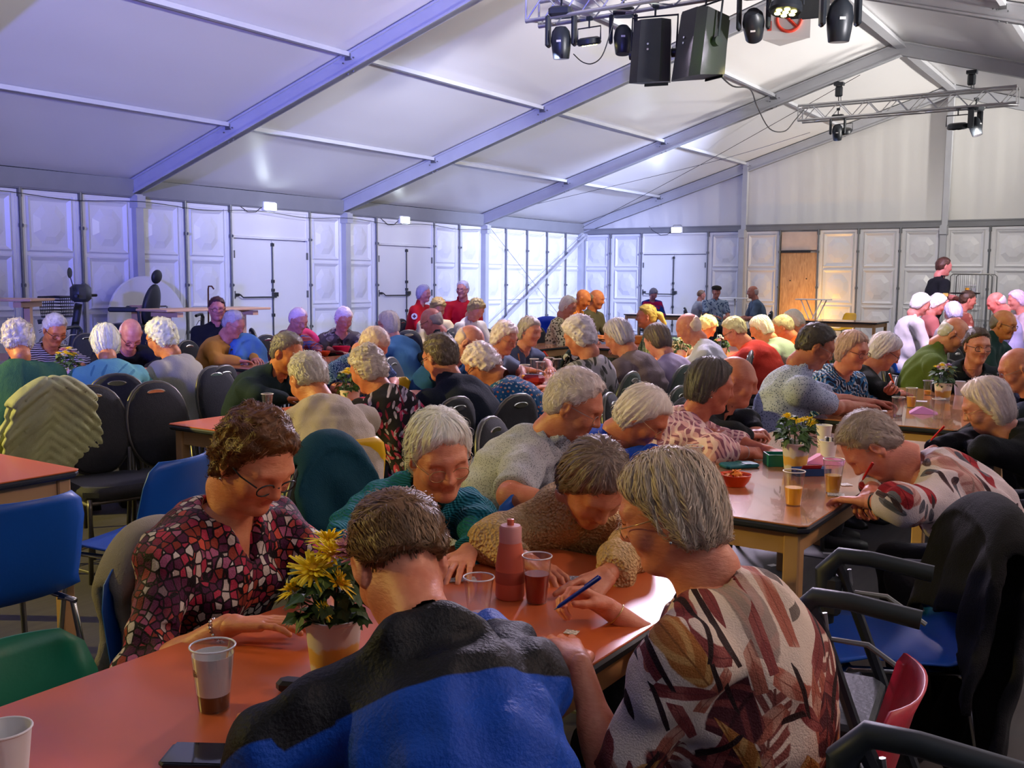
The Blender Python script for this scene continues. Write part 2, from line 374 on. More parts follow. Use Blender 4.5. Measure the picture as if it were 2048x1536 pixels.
# ------------------------------------------------------------------ people: implicit surfaces meshed with surface nets
def _surfnet(F, org, h):
    ins = F < 0
    n = ins[:-1, :-1, :-1].astype(np.int8)
    for a in (0, 1):
        for b in (0, 1):
            for c in (0, 1):
                if a or b or c: n = n+ins[a:ins.shape[0]-1+a, b:ins.shape[1]-1+b, c:ins.shape[2]-1+c]
    act = (n > 0) & (n < 8)
    cells = np.argwhere(act)
    if len(cells) == 0: return np.zeros((0, 3)), np.zeros((0, 4), int)
    vid = np.full(act.shape, -1, np.int32); vid[act] = np.arange(len(cells))
    acc = np.zeros((len(cells), 3)); cnt = np.zeros(len(cells))
    I = cells
    for ax in range(3):
        o1, o2 = [(1, 2), (0, 2), (0, 1)][ax]
        for p in (0, 1):
            for q in (0, 1):
                a = I.copy(); a[:, o1] += p; a[:, o2] += q; b = a.copy(); b[:, ax] += 1
                fa = F[a[:, 0], a[:, 1], a[:, 2]]; fb = F[b[:, 0], b[:, 1], b[:, 2]]
                sel = (fa < 0) != (fb < 0); den = np.where(sel, fa-fb, 1); t = np.where(sel, fa/den, 0)
                pos = a.astype(float); pos[:, ax] += t
                acc += pos*sel[:, None]; cnt += sel
    V = acc/cnt[:, None]*h+org
    Q = []
    for ax in range(3):
        o1, o2 = [(1, 2), (2, 0), (0, 1)][ax]
        sl0 = [slice(None)]*3; sl1 = [slice(None)]*3
        sl0[ax] = slice(0, F.shape[ax]-1); sl1[ax] = slice(1, F.shape[ax])
        A = ins[tuple(sl0)]; Bm = ins[tuple(sl1)]
        e = np.argwhere(A != Bm)
        e = e[(e[:, o1] > 0) & (e[:, o2] > 0) & (e[:, o1] < F.shape[o1]-1) & (e[:, o2] < F.shape[o2]-1)]
        fl = A[e[:, 0], e[:, 1], e[:, 2]]
        def c(d1, d2): g = e.copy(); g[:, o1] -= d1; g[:, o2] -= d2; return vid[g[:, 0], g[:, 1], g[:, 2]]
        q = np.stack([c(1, 1), c(0, 1), c(0, 0), c(1, 0)], 1)
        q[~fl] = q[~fl][:, ::-1]
        Q.append(q)
    Q = np.concatenate(Q); Q = Q[(Q >= 0).all(1)]
    return V, Q
def smin(a, b, k):
    if k <= 0: return np.minimum(a, b)
    h = np.maximum(k-np.abs(a-b), 0)/k; return np.minimum(a, b)-h*h*k*.25
def smax(a, b, k): return -smin(-a, -b, k)
def d_cap(P, a, b, ra, rb):
    a = np.asarray(a, float); b = np.asarray(b, float); ab = b-a; L2 = max(ab@ab, 1e-12)
    t = np.clip(((P-a)@ab)/L2, 0, 1); return np.linalg.norm(P-a-t[..., None]*ab, axis=-1)-(ra+(rb-ra)*t)
def d_ell(P, c, r, M=None):
    q = P-np.asarray(c, float)
    if M is not None: q = q@M          # columns of M are the ellipsoid axes
    r = np.asarray(r, float)
    k0 = np.linalg.norm(q/r, axis=-1); k1 = np.linalg.norm(q/(r*r), axis=-1)
    return k0*(k0-1)/np.maximum(k1, 1e-6)
class Field:
    """grid that collects primitives, each evaluated only near itself"""
    def __init__(s, lo, hi, h):
        s.h = h; s.lo = np.asarray(lo, float)-2*h; n = np.ceil((np.asarray(hi, float)+2*h-s.lo)/h).astype(int)+1
        s.n = n; s.F = np.full(n, .06, np.float64)
        s.ax = [s.lo[i]+np.arange(n[i])*h for i in range(3)]
    def sub(s, lo, hi):
        a = np.maximum(np.floor((np.asarray(lo)-s.lo)/s.h).astype(int), 0); b = np.minimum(np.ceil((np.asarray(hi)-s.lo)/s.h).astype(int)+1, s.n)
        if (b <= a).any(): return None, None
        sl = tuple(slice(a[i], b[i]) for i in range(3))
        P = np.stack(np.meshgrid(*[s.ax[i][sl[i]] for i in range(3)], indexing='ij'), -1); return sl, P
    def op(s, lo, hi, fn, mode, k):
        sl, P = s.sub(lo, hi)
        if sl is None: return
        d = fn(P)
        if mode == 'u': s.F[sl] = smin(s.F[sl], d, k)
        elif mode == 's': s.F[sl] = smax(s.F[sl], -d, k)
        else: s.F[sl] = s.F[sl]+d
    def cap(s, a, b, ra, rb=None, k=.03, mode='u'):
        rb = ra if rb is None else rb; a = np.asarray(a, float); b = np.asarray(b, float); r = max(ra, rb)+k+.02
        s.op(np.minimum(a, b)-r, np.maximum(a, b)+r, lambda P: d_cap(P, a, b, ra, rb), mode, k)
    def ell(s, c, r, M=None, k=.03, mode='u'):
        R_ = max(r)+k+.02; c = np.asarray(c, float)
        s.op(c-R_, c+R_, lambda P: d_ell(P, c, r, M), mode, k)
    def mesh(s): return _surfnet(s.F, s.lo, s.h)
def rotm(yaw=0, pitch=0, roll=0):
    """local axes: x forward, y left, z up; positive pitch tips the face down"""
    cy, sy, cp, sp, cr, sr = math.cos(yaw), math.sin(yaw), math.cos(pitch), math.sin(pitch), math.cos(roll), math.sin(roll)
    Z = np.array([[cy, -sy, 0], [sy, cy, 0], [0, 0, 1]]); Yp = np.array([[cp, 0, sp], [0, 1, 0], [-sp, 0, cp]]); X = np.array([[1, 0, 0], [0, cr, -sr], [0, sr, cr]])
    return Z@Yp@X
def wob(P, seed, freq, n=6):
    r = np.random.RandomState(seed); out = 0
    for i in range(n):
        k = r.normal(size=3); k = k/np.linalg.norm(k)*freq*r.uniform(.6, 1.5); out = out+np.sin(P@k+r.uniform(0, 6.28))
    return out/n**.5
def npmesh(name, Vs, Qs, mats, mi=None, tris=None):
    V = np.concatenate(Vs); off = 0; qs = []
    for v, q in zip(Vs, Qs): qs.append(q+off); off += len(v)
    Q = np.concatenate(qs)
    me = bpy.data.meshes.new(name); me.vertices.add(len(V)); me.vertices.foreach_set('co', V.astype(np.float32).ravel())
    me.loops.add(Q.size); me.loops.foreach_set('vertex_index', Q.astype(np.int32).ravel())
    me.polygons.add(len(Q)); me.polygons.foreach_set('loop_start', np.arange(len(Q), dtype=np.int32)*4)
    for mm in mats: me.materials.append(mm)
    if mi is not None: me.polygons.foreach_set('material_index', mi.astype(np.int32))
    me.update(calc_edges=True)
    me.polygons.foreach_set('use_smooth', np.ones(len(Q), bool)); me.validate()
    return me

# --- the hair surface in head space (x forward, y left, z up, unit head about .23 m high)
HLINE = {   # z -> hair only behind this x
    'short': ([-.30, -.075, -.07, -.03, .0, .045, .080, .105, .14], [-.30, -.10, -.055, -.012, .016, .040, .062, .082, .30]),
    'bald':  ([-.30, -.085, -.07, -.03, .0, .028, .040, .052, .06], [-.30, -.10, -.055, -.012, .012, -.02, -.05, -.12, -.30]),
    'bob':   ([-.30, -.135, -.125, -.03, .0, .045, .075, .100, .14], [-.30, -.16, .005, .012, .024, .046, .064, .085, .30]),
    'full':  ([-.30, -.095, -.085, -.04, .0, .045, .075, .105, .14], [-.30, -.12, -.02, .004, .024, .048, .070, .095, .30]),
}
HLINE['curly'] = HLINE['full']; HLINE['pony'] = HLINE['short']; HLINE['fade'] = ([-.30, -.045, -.025, .0, .02, .045, .080, .105, .14], [-.30, -.25, -.085, -.02, .016, .040, .062, .082, .30]); HLINE['wispy'] = HLINE['short']
def hair_fn(style, seed, thick):
    zs, xs = HLINE[style]
    def fn(P):
        x, y, z = P[..., 0], P[..., 1], P[..., 2]
        t = thick
        if style == 'fade': t = thick*np.clip((z+.035)/.07, .05, 1)
        if style == 'bald': t = thick*.6
        if style in ('short', 'wispy'): t = thick*np.clip((z+.11)/.12, .35, 1)
        d = d_ell(P, (-.012, 0, .035), (.099, .078, .086))
        if style in ('bob', 'full', 'curly'):
            d = smin(d, d_ell(P, (-.035, 0, -.03), (.075, .080, .085)), .05)
        else: d = smin(d, d_ell(P, (-.035, 0, -.02), (.068, .070, .075)), .05)
        t = t*np.clip(.42+5.5*(z+.0), .42, 1) if style != 'bald' else t
        hx = np.interp(z+.009*wob(P, seed+5, 45, 4)+.005*wob(P, seed+6, 120, 4), zs, xs)
        cut = (x-hx)*.85
        t = t*np.clip((.55 if style in ('full', 'bob', 'curly') else .15)-cut/.040, .15, 1)
        d = d-t
        if style == 'curly': d = d-.0042*wob(P, seed, 120, 8)-.0026*wob(P, seed+3, 230, 6)
        elif style in ('full', 'bob'):
            a = np.arctan2(y, -x-.02)
            d = d-.0020*np.sin(a*11+3*wob(P, seed, 14, 4))-.0014*np.sin(a*27+4*wob(P, seed+1, 12, 4))
        else:
            a = np.arctan2(y, z+.10)
            d = d-.0022*np.sin(a*15+5*wob(P, seed, 16, 4))-.0013*wob(P, seed+2, 160, 6)
        d = smax(d, cut, .022)
        if style in ('short', 'bald', 'fade', 'pony', 'wispy'):      # cut round the ears
            e = d_ell(np.stack([x, np.abs(y), z], -1), (.0, .085, -.012), (.026, .03, .036)); d = smax(d, -e, .006)
        return d
    return fn
def skinmat(name, c, rough=.48):
    if name in MC: return MC[name]
    if isinstance(c, str): c = hexc(c)
    c = (min(1, c[0]*1.06), c[1]*.88, c[2]*.80)
    m, N, L, Bs = newmat(name)
    tc = N.new('ShaderNodeTexCoord'); nz = N.new('ShaderNodeTexNoise'); nz.inputs['Scale'].default_value = 28; nz.inputs['Detail'].default_value = 5
    cr = N.new('ShaderNodeValToRGB'); cr.color_ramp.elements[0].position = .3; cr.color_ramp.elements[1].position = .72
    cr.color_ramp.elements[0].color = (c[0]*.86, c[1]*.66, c[2]*.62, 1); cr.color_ramp.elements[1].color = (c[0]*1.04, c[1]*1.06, c[2]*1.06, 1)
    L.new(tc.outputs['Object'], nz.inputs[0]); L.new(nz.outputs[0], cr.inputs[0]); L.new(cr.outputs[0], Bs.inputs['Base Color'])
    Bs.inputs['Roughness'].default_value = rough; Bs.inputs['Subsurface Weight'].default_value = 0
    mp = N.new('ShaderNodeMapping'); mp.inputs['Scale'].default_value = (1, 1, 2.6)
    n2 = N.new('ShaderNodeTexNoise'); n2.inputs['Scale'].default_value = 70; n2.inputs['Detail'].default_value = 6
    L.new(tc.outputs['Object'], mp.inputs[0]); L.new(mp.outputs[0], n2.inputs[0])
    bp = N.new('ShaderNodeBump'); bp.inputs['Strength'].default_value = .35; bp.inputs['Distance'].default_value = .004; L.new(n2.outputs[0], bp.inputs['Height']); L.new(bp.outputs[0], Bs.inputs['Normal'])
    MC[name] = m; return m
def hairmat(name, c, c2=None):
    if name in MC: return MC[name]
    c = hexc(c); k_ = 1.5 if sum(c) > .9 else 1.15; c = tuple(min(.95, q*k_) for q in c); c2 = tuple(q*(1.3 if k_ > 1.2 else 1) for q in hexc(c2)) if c2 else tuple(x*.7 for x in c); c2 = tuple(.45*p+.55*q for p, q in zip(c2, c))
    m, N, L, Bs = newmat(name)
    tc = N.new('ShaderNodeTexCoord'); nz = N.new('ShaderNodeTexNoise'); nz.inputs['Scale'].default_value = 60; nz.inputs['Detail'].default_value = 3
    n1 = N.new('ShaderNodeTexNoise'); n1.inputs['Scale'].default_value = 16; n1.inputs['Detail'].default_value = 3
    ad = N.new('ShaderNodeMath'); ad.operation = 'ADD'
    L.new(tc.outputs['Object'], nz.inputs[0]); L.new(tc.outputs['Object'], n1.inputs[0]); L.new(nz.outputs[0], ad.inputs[0]); L.new(n1.outputs[0], ad.inputs[1])
    cr = N.new('ShaderNodeValToRGB'); cr.color_ramp.elements[0].position = .30; cr.color_ramp.elements[1].position = .60
    cr.color_ramp.elements[0].color = c2+(1,); cr.color_ramp.elements[1].color = c+(1,)
    ml = N.new('ShaderNodeMath'); ml.operation = 'MULTIPLY'; ml.inputs[1].default_value = .5; L.new(ad.outputs[0], ml.inputs[0])
    L.new(ml.outputs[0], cr.inputs[0]); L.new(cr.outputs[0], Bs.inputs['Base Color']); Bs.inputs['Roughness'].default_value = .5
    bp = N.new('ShaderNodeBump'); bp.inputs['Strength'].default_value = .4; bp.inputs['Distance'].default_value = .004; L.new(nz.outputs[0], bp.inputs['Height']); L.new(bp.outputs[0], Bs.inputs['Normal'])
    MC[name] = m; return m
def strands(fn, org, M, V, style, seed, n, length, width, part=0.0):
    """flat ribbons combed over the hair surface; V: hair surface points in head space"""
    r = np.random.RandomState(seed+77); V = V[r.randint(0, len(V), n)]
    if style != 'bald': pass
    P = V.copy(); pts = []; L_ = length*r.uniform(.6, 1.25, n); lift = r.uniform(.0003, .0045, n)*np.where(r.uniform(size=n) < .08, 2.2, 1)
    jit = r.normal(size=(n, 3))*(.32 if style in ('curly', 'short', 'wispy') else .16)
    def grad(Q):
        e = .003; g = np.stack([fn(Q+np.eye(3)[i]*e)-fn(Q-np.eye(3)[i]*e) for i in range(3)], -1); return g/np.maximum(np.linalg.norm(g, axis=-1, keepdims=True), 1e-6)
    S = 5
    for i in range(S+1):
        g = grad(P)
        if style in ('bob', 'full'): D = np.stack([np.where(P[:, 2] > .05, P[:, 0]*3+.15, -.15*np.ones(n)), (P[:, 1]-part)*7, -.55*np.ones(n)], -1)
        elif style == 'curly': D = np.stack([np.sin(P[:, 2]*70+seed), np.sin(P[:, 0]*80+seed*2), np.cos(P[:, 1]*75)], -1)*.8+np.array([-.1, 0, -.3])
        elif style in ('short', 'fade', 'wispy'): D = np.stack([np.where(P[:, 2] > .06, .75, -.35), (P[:, 1]-part)*5, np.where(P[:, 2] > .06, -.1, -.7)], -1)
        elif style == 'pony': D = np.stack([-1*np.ones(n), -P[:, 1]*4, -.25-P[:, 2]*3], -1)
        else: D = np.stack([-.6*np.ones(n), P[:, 1]*2, -.8*np.ones(n)], -1)
        D = D+jit; D = D-g*(D*g).sum(-1, keepdims=True); D = D/np.maximum(np.linalg.norm(D, axis=-1, keepdims=True), 1e-6)
        f = i/S; off = lift*(.3+1.1*math.sin(PI*min(1, f*.9+.05)))
        side = np.cross(g, D); w_ = width*(1-.75*f)*.5
        C = P-g*fn(P)[:, None]+g*off[:, None]
        pts.append((C-side*w_, C+side*w_))
        P = C+D*(L_/S)[:, None]
    vs = np.stack([np.stack(p, 1) for p in pts], 1).reshape(-1, 3)      # n,(S+1),2,3
    base = (np.arange(n)*(S+1)*2)[:, None]+(np.arange(S)*2)[None, :]
    q = np.stack([base, base+1, base+3, base+2], -1).reshape(-1, 4)
    return vs, q
LOD = {0: dict(body=.018, arm=.0075, head=.0040, hand=.0034, cloth=.0085, hair=.0052, leg=.02),
       1: dict(body=.024, arm=.011, head=.0062, hand=.0052, cloth=.0135, hair=.0075, leg=.026),
       2: dict(body=.032, arm=.016, head=.0095, hand=.0085, cloth=.020, hair=.0105, leg=.034)}
def unit(v): v = np.asarray(v, float); return v/max(np.linalg.norm(v), 1e-9)
def head_field(fd, o, M, s, sex, neckpts):
    def T(p): return o+M@(np.asarray(p, float)*s)
    def E(c, r, k, mode='u', Ml=None): fd.ell(T(c), [q*s for q in r], M if Ml is None else M@Ml, k*s, mode)
    def C(a, b, ra, rb, k, mode='u'): fd.cap(T(a), T(b), ra*s, rb*s, k*s, mode)
    E((-.012, 0, .035), (.097, .076, .084), .01)
    E((.028, 0, -.028), (.062, .058, .080), .05)
    C((.0, .044, -.052), (.058, .010, -.095), .024, .020, .03); C((.0, -.044, -.052), (.058, -.010, -.095), .024, .020, .03)
    C(neckpts[0] if False else (-.022, 0, -.045), (-.05, 0, -.14), .052, .054, .03)
    E((.074, 0, -.093), (.020, .022, .018), .02)
    C((.074, .040, .026), (.085, .012, .028), .014, .013, .02); C((.074, -.040, .026), (.085, -.012, .028), .014, .013, .02)
    for q in (1, -1):
        E((.094, q*.032, .006), (.017, .021, .014), .014, 's')
        E((.0705, q*.033, .004), (.0160, .0165, .0145), .004)
        E((.064, q*.040, -.026), (.022, .024, .024), .03)
    C((.086, 0, .018), (.108, 0, -.022), .0085, .0125, .016)
    for q in (1, -1): E((.095, q*.0125, -.026), (.013, .009, .009), .01)
    C((.086, .014, -.051), (.086, -.014, -.051), .0065, .0065, .012); C((.084, .012, -.063), (.084, -.012, -.063), .0075, .0075, .012)
    C((.096, .017, -.057), (.096, -.017, -.057), .0022, .0022, .004, 's')
    for q in (1, -1):
        Me = rotm(q*.35, .15, 0)
        E((-.010, q*.0815, -.006), (.020, .0095, .034), .008, 'u', Me)
        E((-.004, q*.0915, -.002), (.009, .006, .017), .006, 's', Me)
        E((-.004, q*.077, -.036), (.010, .007, .010), .006)
def hand_prims(wrist, d, palm_n, side, pose, s=1.0):
    """list of capsules of one hand; d: direction of the hand, palm_n: normal out of the back of the hand"""
    d = unit(d); n = unit(palm_n-d*(palm_n@d)); a = np.cross(n, d)*side       # a: towards the thumb
    pr = []
    W_ = wrist
    for k, off in enumerate((-.030, -.011, .009, .028)):
        pr.append((W_+d*.010+a*off*.55, W_+d*.090+a*off+n*(-.002), .0145, .0125))
    curl = {'flat': (.10, .22, .25), 'rest': (.30, .50, .40), 'hold': (.75, 1.05, .7), 'point': (.9, 1.2, .8)}[pose]
    lens = [(.033, .021, .018), (.040, .026, .020), (.044, .028, .021), (.040, .025, .020)]
    for k, off in enumerate((-.031, -.011, .010, .030)):
        p = W_+d*.092+a*off*1.02; ang = 0; r0 = .0098 if k else .0085
        sp = unit(d+a*((k-1.5)*.11)); cu = list(curl)
        if pose == 'point' and k == 3: cu = [.12, .25, .2]
        if pose == 'hold' and k == 3: cu = [.5, .7, .4]
        for j in range(3):
            ang += cu[j]; q = p+(sp*math.cos(ang)-n*math.sin(ang))*lens[k][j]*1.08
            pr.append((p, q, r0*(1-.09*j), r0*(.92-.09*j))); p = q
    t0 = W_+d*.022+a*.026; td = {'flat': unit(d*.75+a*.75-n*.1), 'rest': unit(d*.85+a*.55-n*.35), 'hold': unit(d*.9+a*.15-n*.6), 'point': unit(d*.85+a*.2-n*.55)}[pose]
    t1 = t0+td*.042; td2 = unit(td*.8+d*.6-(n*.25 if pose != 'flat' else 0)); t2 = t1+td2*.033; t3 = t2+unit(td2+d*.3)*.026
    pr += [(W_+d*.005+a*.010, t1, .015, .0135), (t1, t2, .0115, .0105), (t2, t3, .0105, .0085)]
    return [((p-W_)*s+W_, (q-W_)*s+W_, ra*s, rb*s) for p, q, ra, rb in pr]
SKINS = ['e0b096', 'd8a48a', 'e4b8a2', 'd29a80', 'dca890', 'caa088']
EYE_W = None
def person(label, head, face, lod, shirt, hair=('short', 'd8d4d0', None, .012), skin=None, sex='f', pitch=.5, yaw=0., roll=0., scale=None, bulk=1., sleeve=1.0,
           handL=None, handR=None, poseL='rest', poseR='rest', glasses=None, collar=None, neck=.5, vneck=0., trousers='2a2c34', stand=False, seed=1, strandn=None, extra=None, lean=None, cat='person', top2=None, region=None, tl=.49, elbow=.5, seat=True, hands=True):
    """head: world position of the skull centre; face: heading of the body in degrees; shirt: material"""
    if scale is None: scale = .96 if sex == "f" else 1.0
    a = math.radians(face); cz, sz = math.cos(a), math.sin(a); L = LOD[lod]; s = scale
    hd = np.asarray(head, float)
    # spine
    pz = .92*s if stand else .53
    na = .18+.62*pitch if stand else min(1.15, .22+.62*pitch+max(0, 1.02-hd[2])*1.5)      # forward tilt of the neck
    ntop = hd[2]-.185*s*math.cos(na)            # neck base height
    Lt = tl*s
    if lean is None:
        c = (ntop-pz)/Lt
        if c > .985: Lt = (ntop-pz)/.985; c = .985
        lean = math.acos(max(.42, c))
    Lt = (ntop-pz)/math.cos(lean)
    nb_x = Lt*math.sin(lean); hfx = nb_x+.185*s*math.sin(na)
    base = np.array([hd[0]-cz*hfx, hd[1]-sz*hfx, 0])
    def tol(p): q = np.asarray(p, float)-base; return np.array([q[0]*cz+q[1]*sz, -q[0]*sz+q[1]*cz, q[2]])
    root = thing('person', label, cat, base, a)
    H = np.array([hfx, 0, hd[2]]); NB = np.array([nb_x, 0, ntop]); P0 = np.array([0, 0, pz])
    up = unit(NB-P0); back = np.array([-up[2], 0, up[0]])
    curve = .055*s*math.sin(lean)+.015
    WA = P0+(NB-P0)*.38+back*curve*.8; CH = P0+(NB-P0)*.74+back*curve
    Mh = rotm(yaw, pitch, roll)
    tu = unit(NB-WA); Mt = np.stack([np.array([tu[2], 0, -tu[0]]), np.array([0, 1, 0]), tu], 1)
    lu = unit(CH-P0); Ml = np.stack([np.array([lu[2], 0, -lu[0]]), np.array([0, 1, 0]), lu], 1)
    shw = (.165 if sex == 'f' else .19)*s*(.5+.5*bulk)
    SH = [NB-tu*.075*s+Mt[:, 0]*.015+np.array([0, q*shw, 0]) for q in (1, -1)]
    # arms: two-bone reach to the hand target
    arms = []
    for i, (tg, ps) in enumerate(((handL, poseL), (handR, poseR))):
        q = 1-2*i; S = SH[i]; l1, l2 = .285*s, .245*s
        if tg is None:
            T = np.array([max(S[0]+.20, .42), q*.13, .785]) if not stand else np.array([S[0]+.02, q*(shw+.06), S[2]-.50*s])
        else: T = tol(tg)
        d = T-S; dist = np.linalg.norm(d)
        if dist > (l1+l2)*.985: k = dist/((l1+l2)*.985); l1 *= k; l2 *= k
        dist = max(dist, abs(l1-l2)+.02)
        hint = unit(np.array([-.25, q*elbow, -1.0])); u = unit(d); ca = (l1*l1+dist*dist-l2*l2)/(2*l1*dist); ca = max(-1, min(1, ca))
        hp = unit(hint-u*(hint@u)); EL = S+u*l1*ca+hp*l1*math.sqrt(1-ca*ca)
        if not stand and EL[2] < .80 and EL[0] > .25: EL[2] = .80
        arms.append((S, EL, T, ps, q))
    sk = skin or SKINS[seed % len(SKINS)]; m_skin = skinmat('skin_'+sk, sk); lipc = hexc(sk); m_lip = skinmat('lip_'+sk, (lipc[0]*.80, lipc[1]*.55, lipc[2]*.53), .4)
    bk = bulk
    def torso(fd, inf):
        fd.ell(P0+np.array([.0, 0, -.01]), (.135*s*bk+inf, .175*s*bk+inf, .115*s+inf), None, .06)
        fd.ell(WA, (.118*s*bk+inf, .150*s*bk+inf, .17*s+inf), Ml, .08)
        fd.ell(CH-tu*.02, (.112*s*bk+inf, .155*s*(.6+.4*bk)+inf, .175*s+inf), Mt, .07)
        if sex == 'f':
            for q in (1, -1): fd.ell(CH-tu*.035*s+Mt[:, 0]*.085*s*bk+np.array([0, q*.075*s, 0]), (.062*s*bk+inf, .066*s*bk+inf, .06*s+inf), Mt, .06)
        elif bulk > 1.1: fd.ell(WA+Ml[:, 0]*.06-tu*.03, (.11*s*bk+inf, .13*s*bk+inf, .13*s+inf), Ml, .08)
        for S, *_ in arms: fd.cap(NB-tu*.045*s-Mt[:, 0]*.012, S, .052*s+inf, .058*s+inf, .05)
    def armp(fd, inf, frac, k=.03):
        for S, E, T, ps, q in arms:
            if frac <= 1: fd.cap(S, S+(E-S)*frac, .056*s+inf, (.056-.010*frac)*s+inf*1.0, k)
            else:
                fd.cap(S, E, .056*s+inf, .045*s+inf, k); f2 = frac-1; fd.cap(E, E+(T-E)*f2, .043*s+inf, (.043-.015*f2)*s+inf*.8, k)
    # --- body: torso core, bare arms, head, hands in one mesh
    pts = np.array([P0, WA, CH, NB]+[x for A in arms for x in A[:3]]); lo, hi = pts.min(0)-.22*s*bk, pts.max(0)+.22*s*bk
    fd = Field(lo, hi, L['body']); torso(fd, -.018); fd.cap(NB-tu*.05, NB+(H-NB)*.4, .05*s, .05*s, .03); armp(fd, -.008, 1.0)
    VB, QB = fd.mesh(); Vs, Qs = [VB], [QB]; mi = [np.zeros(len(QB), int)]
    if hands:
        for S, E, T, ps, q in arms:
            fa = Field(np.minimum(S+(E-S)*.3, np.minimum(E, T))-.07, np.maximum(S+(E-S)*.3, np.maximum(E, T))+.07, L['arm'])
            fa.cap(S+(E-S)*.3, E, .047*s, .041*s, .02); fa.cap(E, E+(T-E)*.45, .042*s, .037*s, .03); fa.cap(E+(T-E)*.3, T, .039*s, .0255*s, .02)
            v, f_ = fa.mesh(); Vs.append(v); Qs.append(f_); mi.append(np.zeros(len(f_), int))
            dd = unit(T-E); hd_dir = unit(dd*np.array([1, 1, .25])+np.array([.0, 0, -.05])) if ps in ('flat', 'rest') else unit(dd+np.array([0, -q*.3, -.1]))
            pn = np.array([0, -q*.15, 1.0]) if ps in ('flat', 'rest') else unit(np.array([.1, -q*.1+q*.75, .75]))
            pr = hand_prims(T, hd_dir, pn, q if False else -q, ps, .98*s)
            pp = np.array([p for c_ in pr for p in c_[:2]]); fh = Field(pp.min(0)-.03, pp.max(0)+.03, L['hand'])
            fh.cap(T-dd*.03, T+hd_dir*.015, .0265*s, .024*s, .01)
            for j_, (p, q_, ra, rb) in enumerate(pr): fh.cap(p, q_, ra, rb, .010 if j_ < 4 else .0035)
            v, f_ = fh.mesh(); Vs.append(v); Qs.append(f_); mi.append(np.zeros(len(f_), int))
    R_ = .16*s; fh = Field(H-R_, H+R_, L['head'])
    fh.cap(NB-(H-NB)*.15, NB+(H-NB)*.75, .056*s, .050*s, .04); head_field(fh, H, Mh, s, sex, (0,))
    v, f_ = fh.mesh(); cc = (v[f_].mean(1)-H)@Mh/s
    lips = ((cc[:, 1]/.020)**2+((cc[:, 2]+.0575)/.0105)**2 < 1) & (cc[:, 0] > .07)
    Vs.append(v); Qs.append(f_); mi.append(lips.astype(int))
    o = link('body', npmesh('body', Vs, Qs, [m_skin, m_lip], np.concatenate(mi)), root)
    # --- hair
    if hair:
        st, hc, hc2, th = hair; fn = hair_fn(st, seed, th); m_h = hairmat('hair_'+hc+(hc2 or ''), hc, hc2)
        r = .15+th; g = Field((-r,)*3, (r,)*3, L['hair']/s)
        if lod == 2: g = Field((-.14, -.12, -.15), (.12, .12, .145), L['hair'])
        P = np.stack(np.meshgrid(*g.ax, indexing='ij'), -1); g.F = fn(P)
        V, Q = g.mesh()
        HV, HQ = [V], [Q]
        n = strandn if strandn is not None else (3800 if lod == 0 else 1300 if lod == 1 else 420)
        if st == 'bald': n = 0
        if n and len(V):
            vs, q = strands(fn, None, None, V, st, seed, n, {'curly': .030, 'bob': .060, 'full': .055, 'pony': .05}.get(st, .030), .0026 if lod == 0 else .0042 if lod == 1 else .007, (-.03 if seed % 2 else .03))
            HV.append(vs); HQ.append(q)
        if st == 'pony':
            gp = Field((-.30, -.07, -.16), (-.06, .07, .07), L['hair']); gp.cap((-.10, 0, .03), (-.15, 0, .0), .025, .035, .02); gp.cap((-.15, 0, .0), (-.20, 0, -.10), .036, .020, .02)
            v2, q2 = gp.mesh(); HV.append(v2); HQ.append(q2)
        HV = [H+(x*s)@Mh.T for x in HV]
        if len(V): link('hair', npmesh('hair', HV, HQ, [m_h]), root)
        # brows and lash lines
        for q in (1, -1):
            eb = MB().tube([tuple(H+Mh@(np.array(p)*s)) for p in ((.0905, q*.016, .026), (.090, q*.030, .0305), (.080, q*.046, .027))], [.0025*s, .0034*s, .0018*s], 5)
            eb.build('eyebrow', m_h, o, smooth='all')
    down = pitch > .3
    for q in (1, -1):           # almond eye showing between the lids; lowered lids leave only the lash line
        vs = []; fs = []; n1, n2 = 12, 6; rz_ = .0022 if down else .0058
        for i in range(n1+1):
            th = -1+2*i/n1
            for j in range(n2):
                ph = 2*PI*j/n2; rr = math.sqrt(max(0, 1-th*th)); vs.append(tuple(H+Mh@(np.array([.0755+.0125*rr*math.cos(ph)+(.0015 if down else 0), q*.033+th*.0135, (-.004 if down else .003)+rz_*rr*math.sin(ph)])*s)))
        mi_ = []
        for i in range(n1):
            for j in range(n2): fs.append((i*n2+j, i*n2+(j+1) % n2, i*n2+n2+(j+1) % n2, i*n2+n2+j)); mi_.append(1 if (down or abs(i-5.5) < 2.6) else 0)
        e_ = MB(); e_.add(vs, fs); e_.mi = mi_
        e_.build('eye', [mat('eye_white', (.62, .58, .54), .3), mat('eye_dark', (.035, .02, .014), .35)], o, smooth='all')
    # --- top
    pts2 = np.array([P0, WA, CH, NB]+[x for A in arms for x in A[:3]]); inf = .012 if lod else .010
    fd = Field(pts2.min(0)-.24*s*bk, pts2.max(0)+.24*s*bk, L['cloth']); torso(fd, inf)
    armp(fd, inf+.006, 2.0 if sleeve >= 2 else sleeve, .035)
    if collar == 'hood': fd.ell(NB-Mt[:, 0]*.07+tu*.0, (.075*s, .11*s, .06*s), Mt, .03)
    if collar in ('high', 'shirt'): fd.cap(NB-tu*.03, NB+unit(H-NB)*.045, .068*s, .064*s, .02)
    if collar == 'jacket': fd.cap(NB-tu*.05-Mt[:, 0]*.01, NB+unit(H-NB)*.05-Mt[:, 0]*.015, .078*s, .070*s, .03)
    # folds
    am = .0048 if lod else .0068
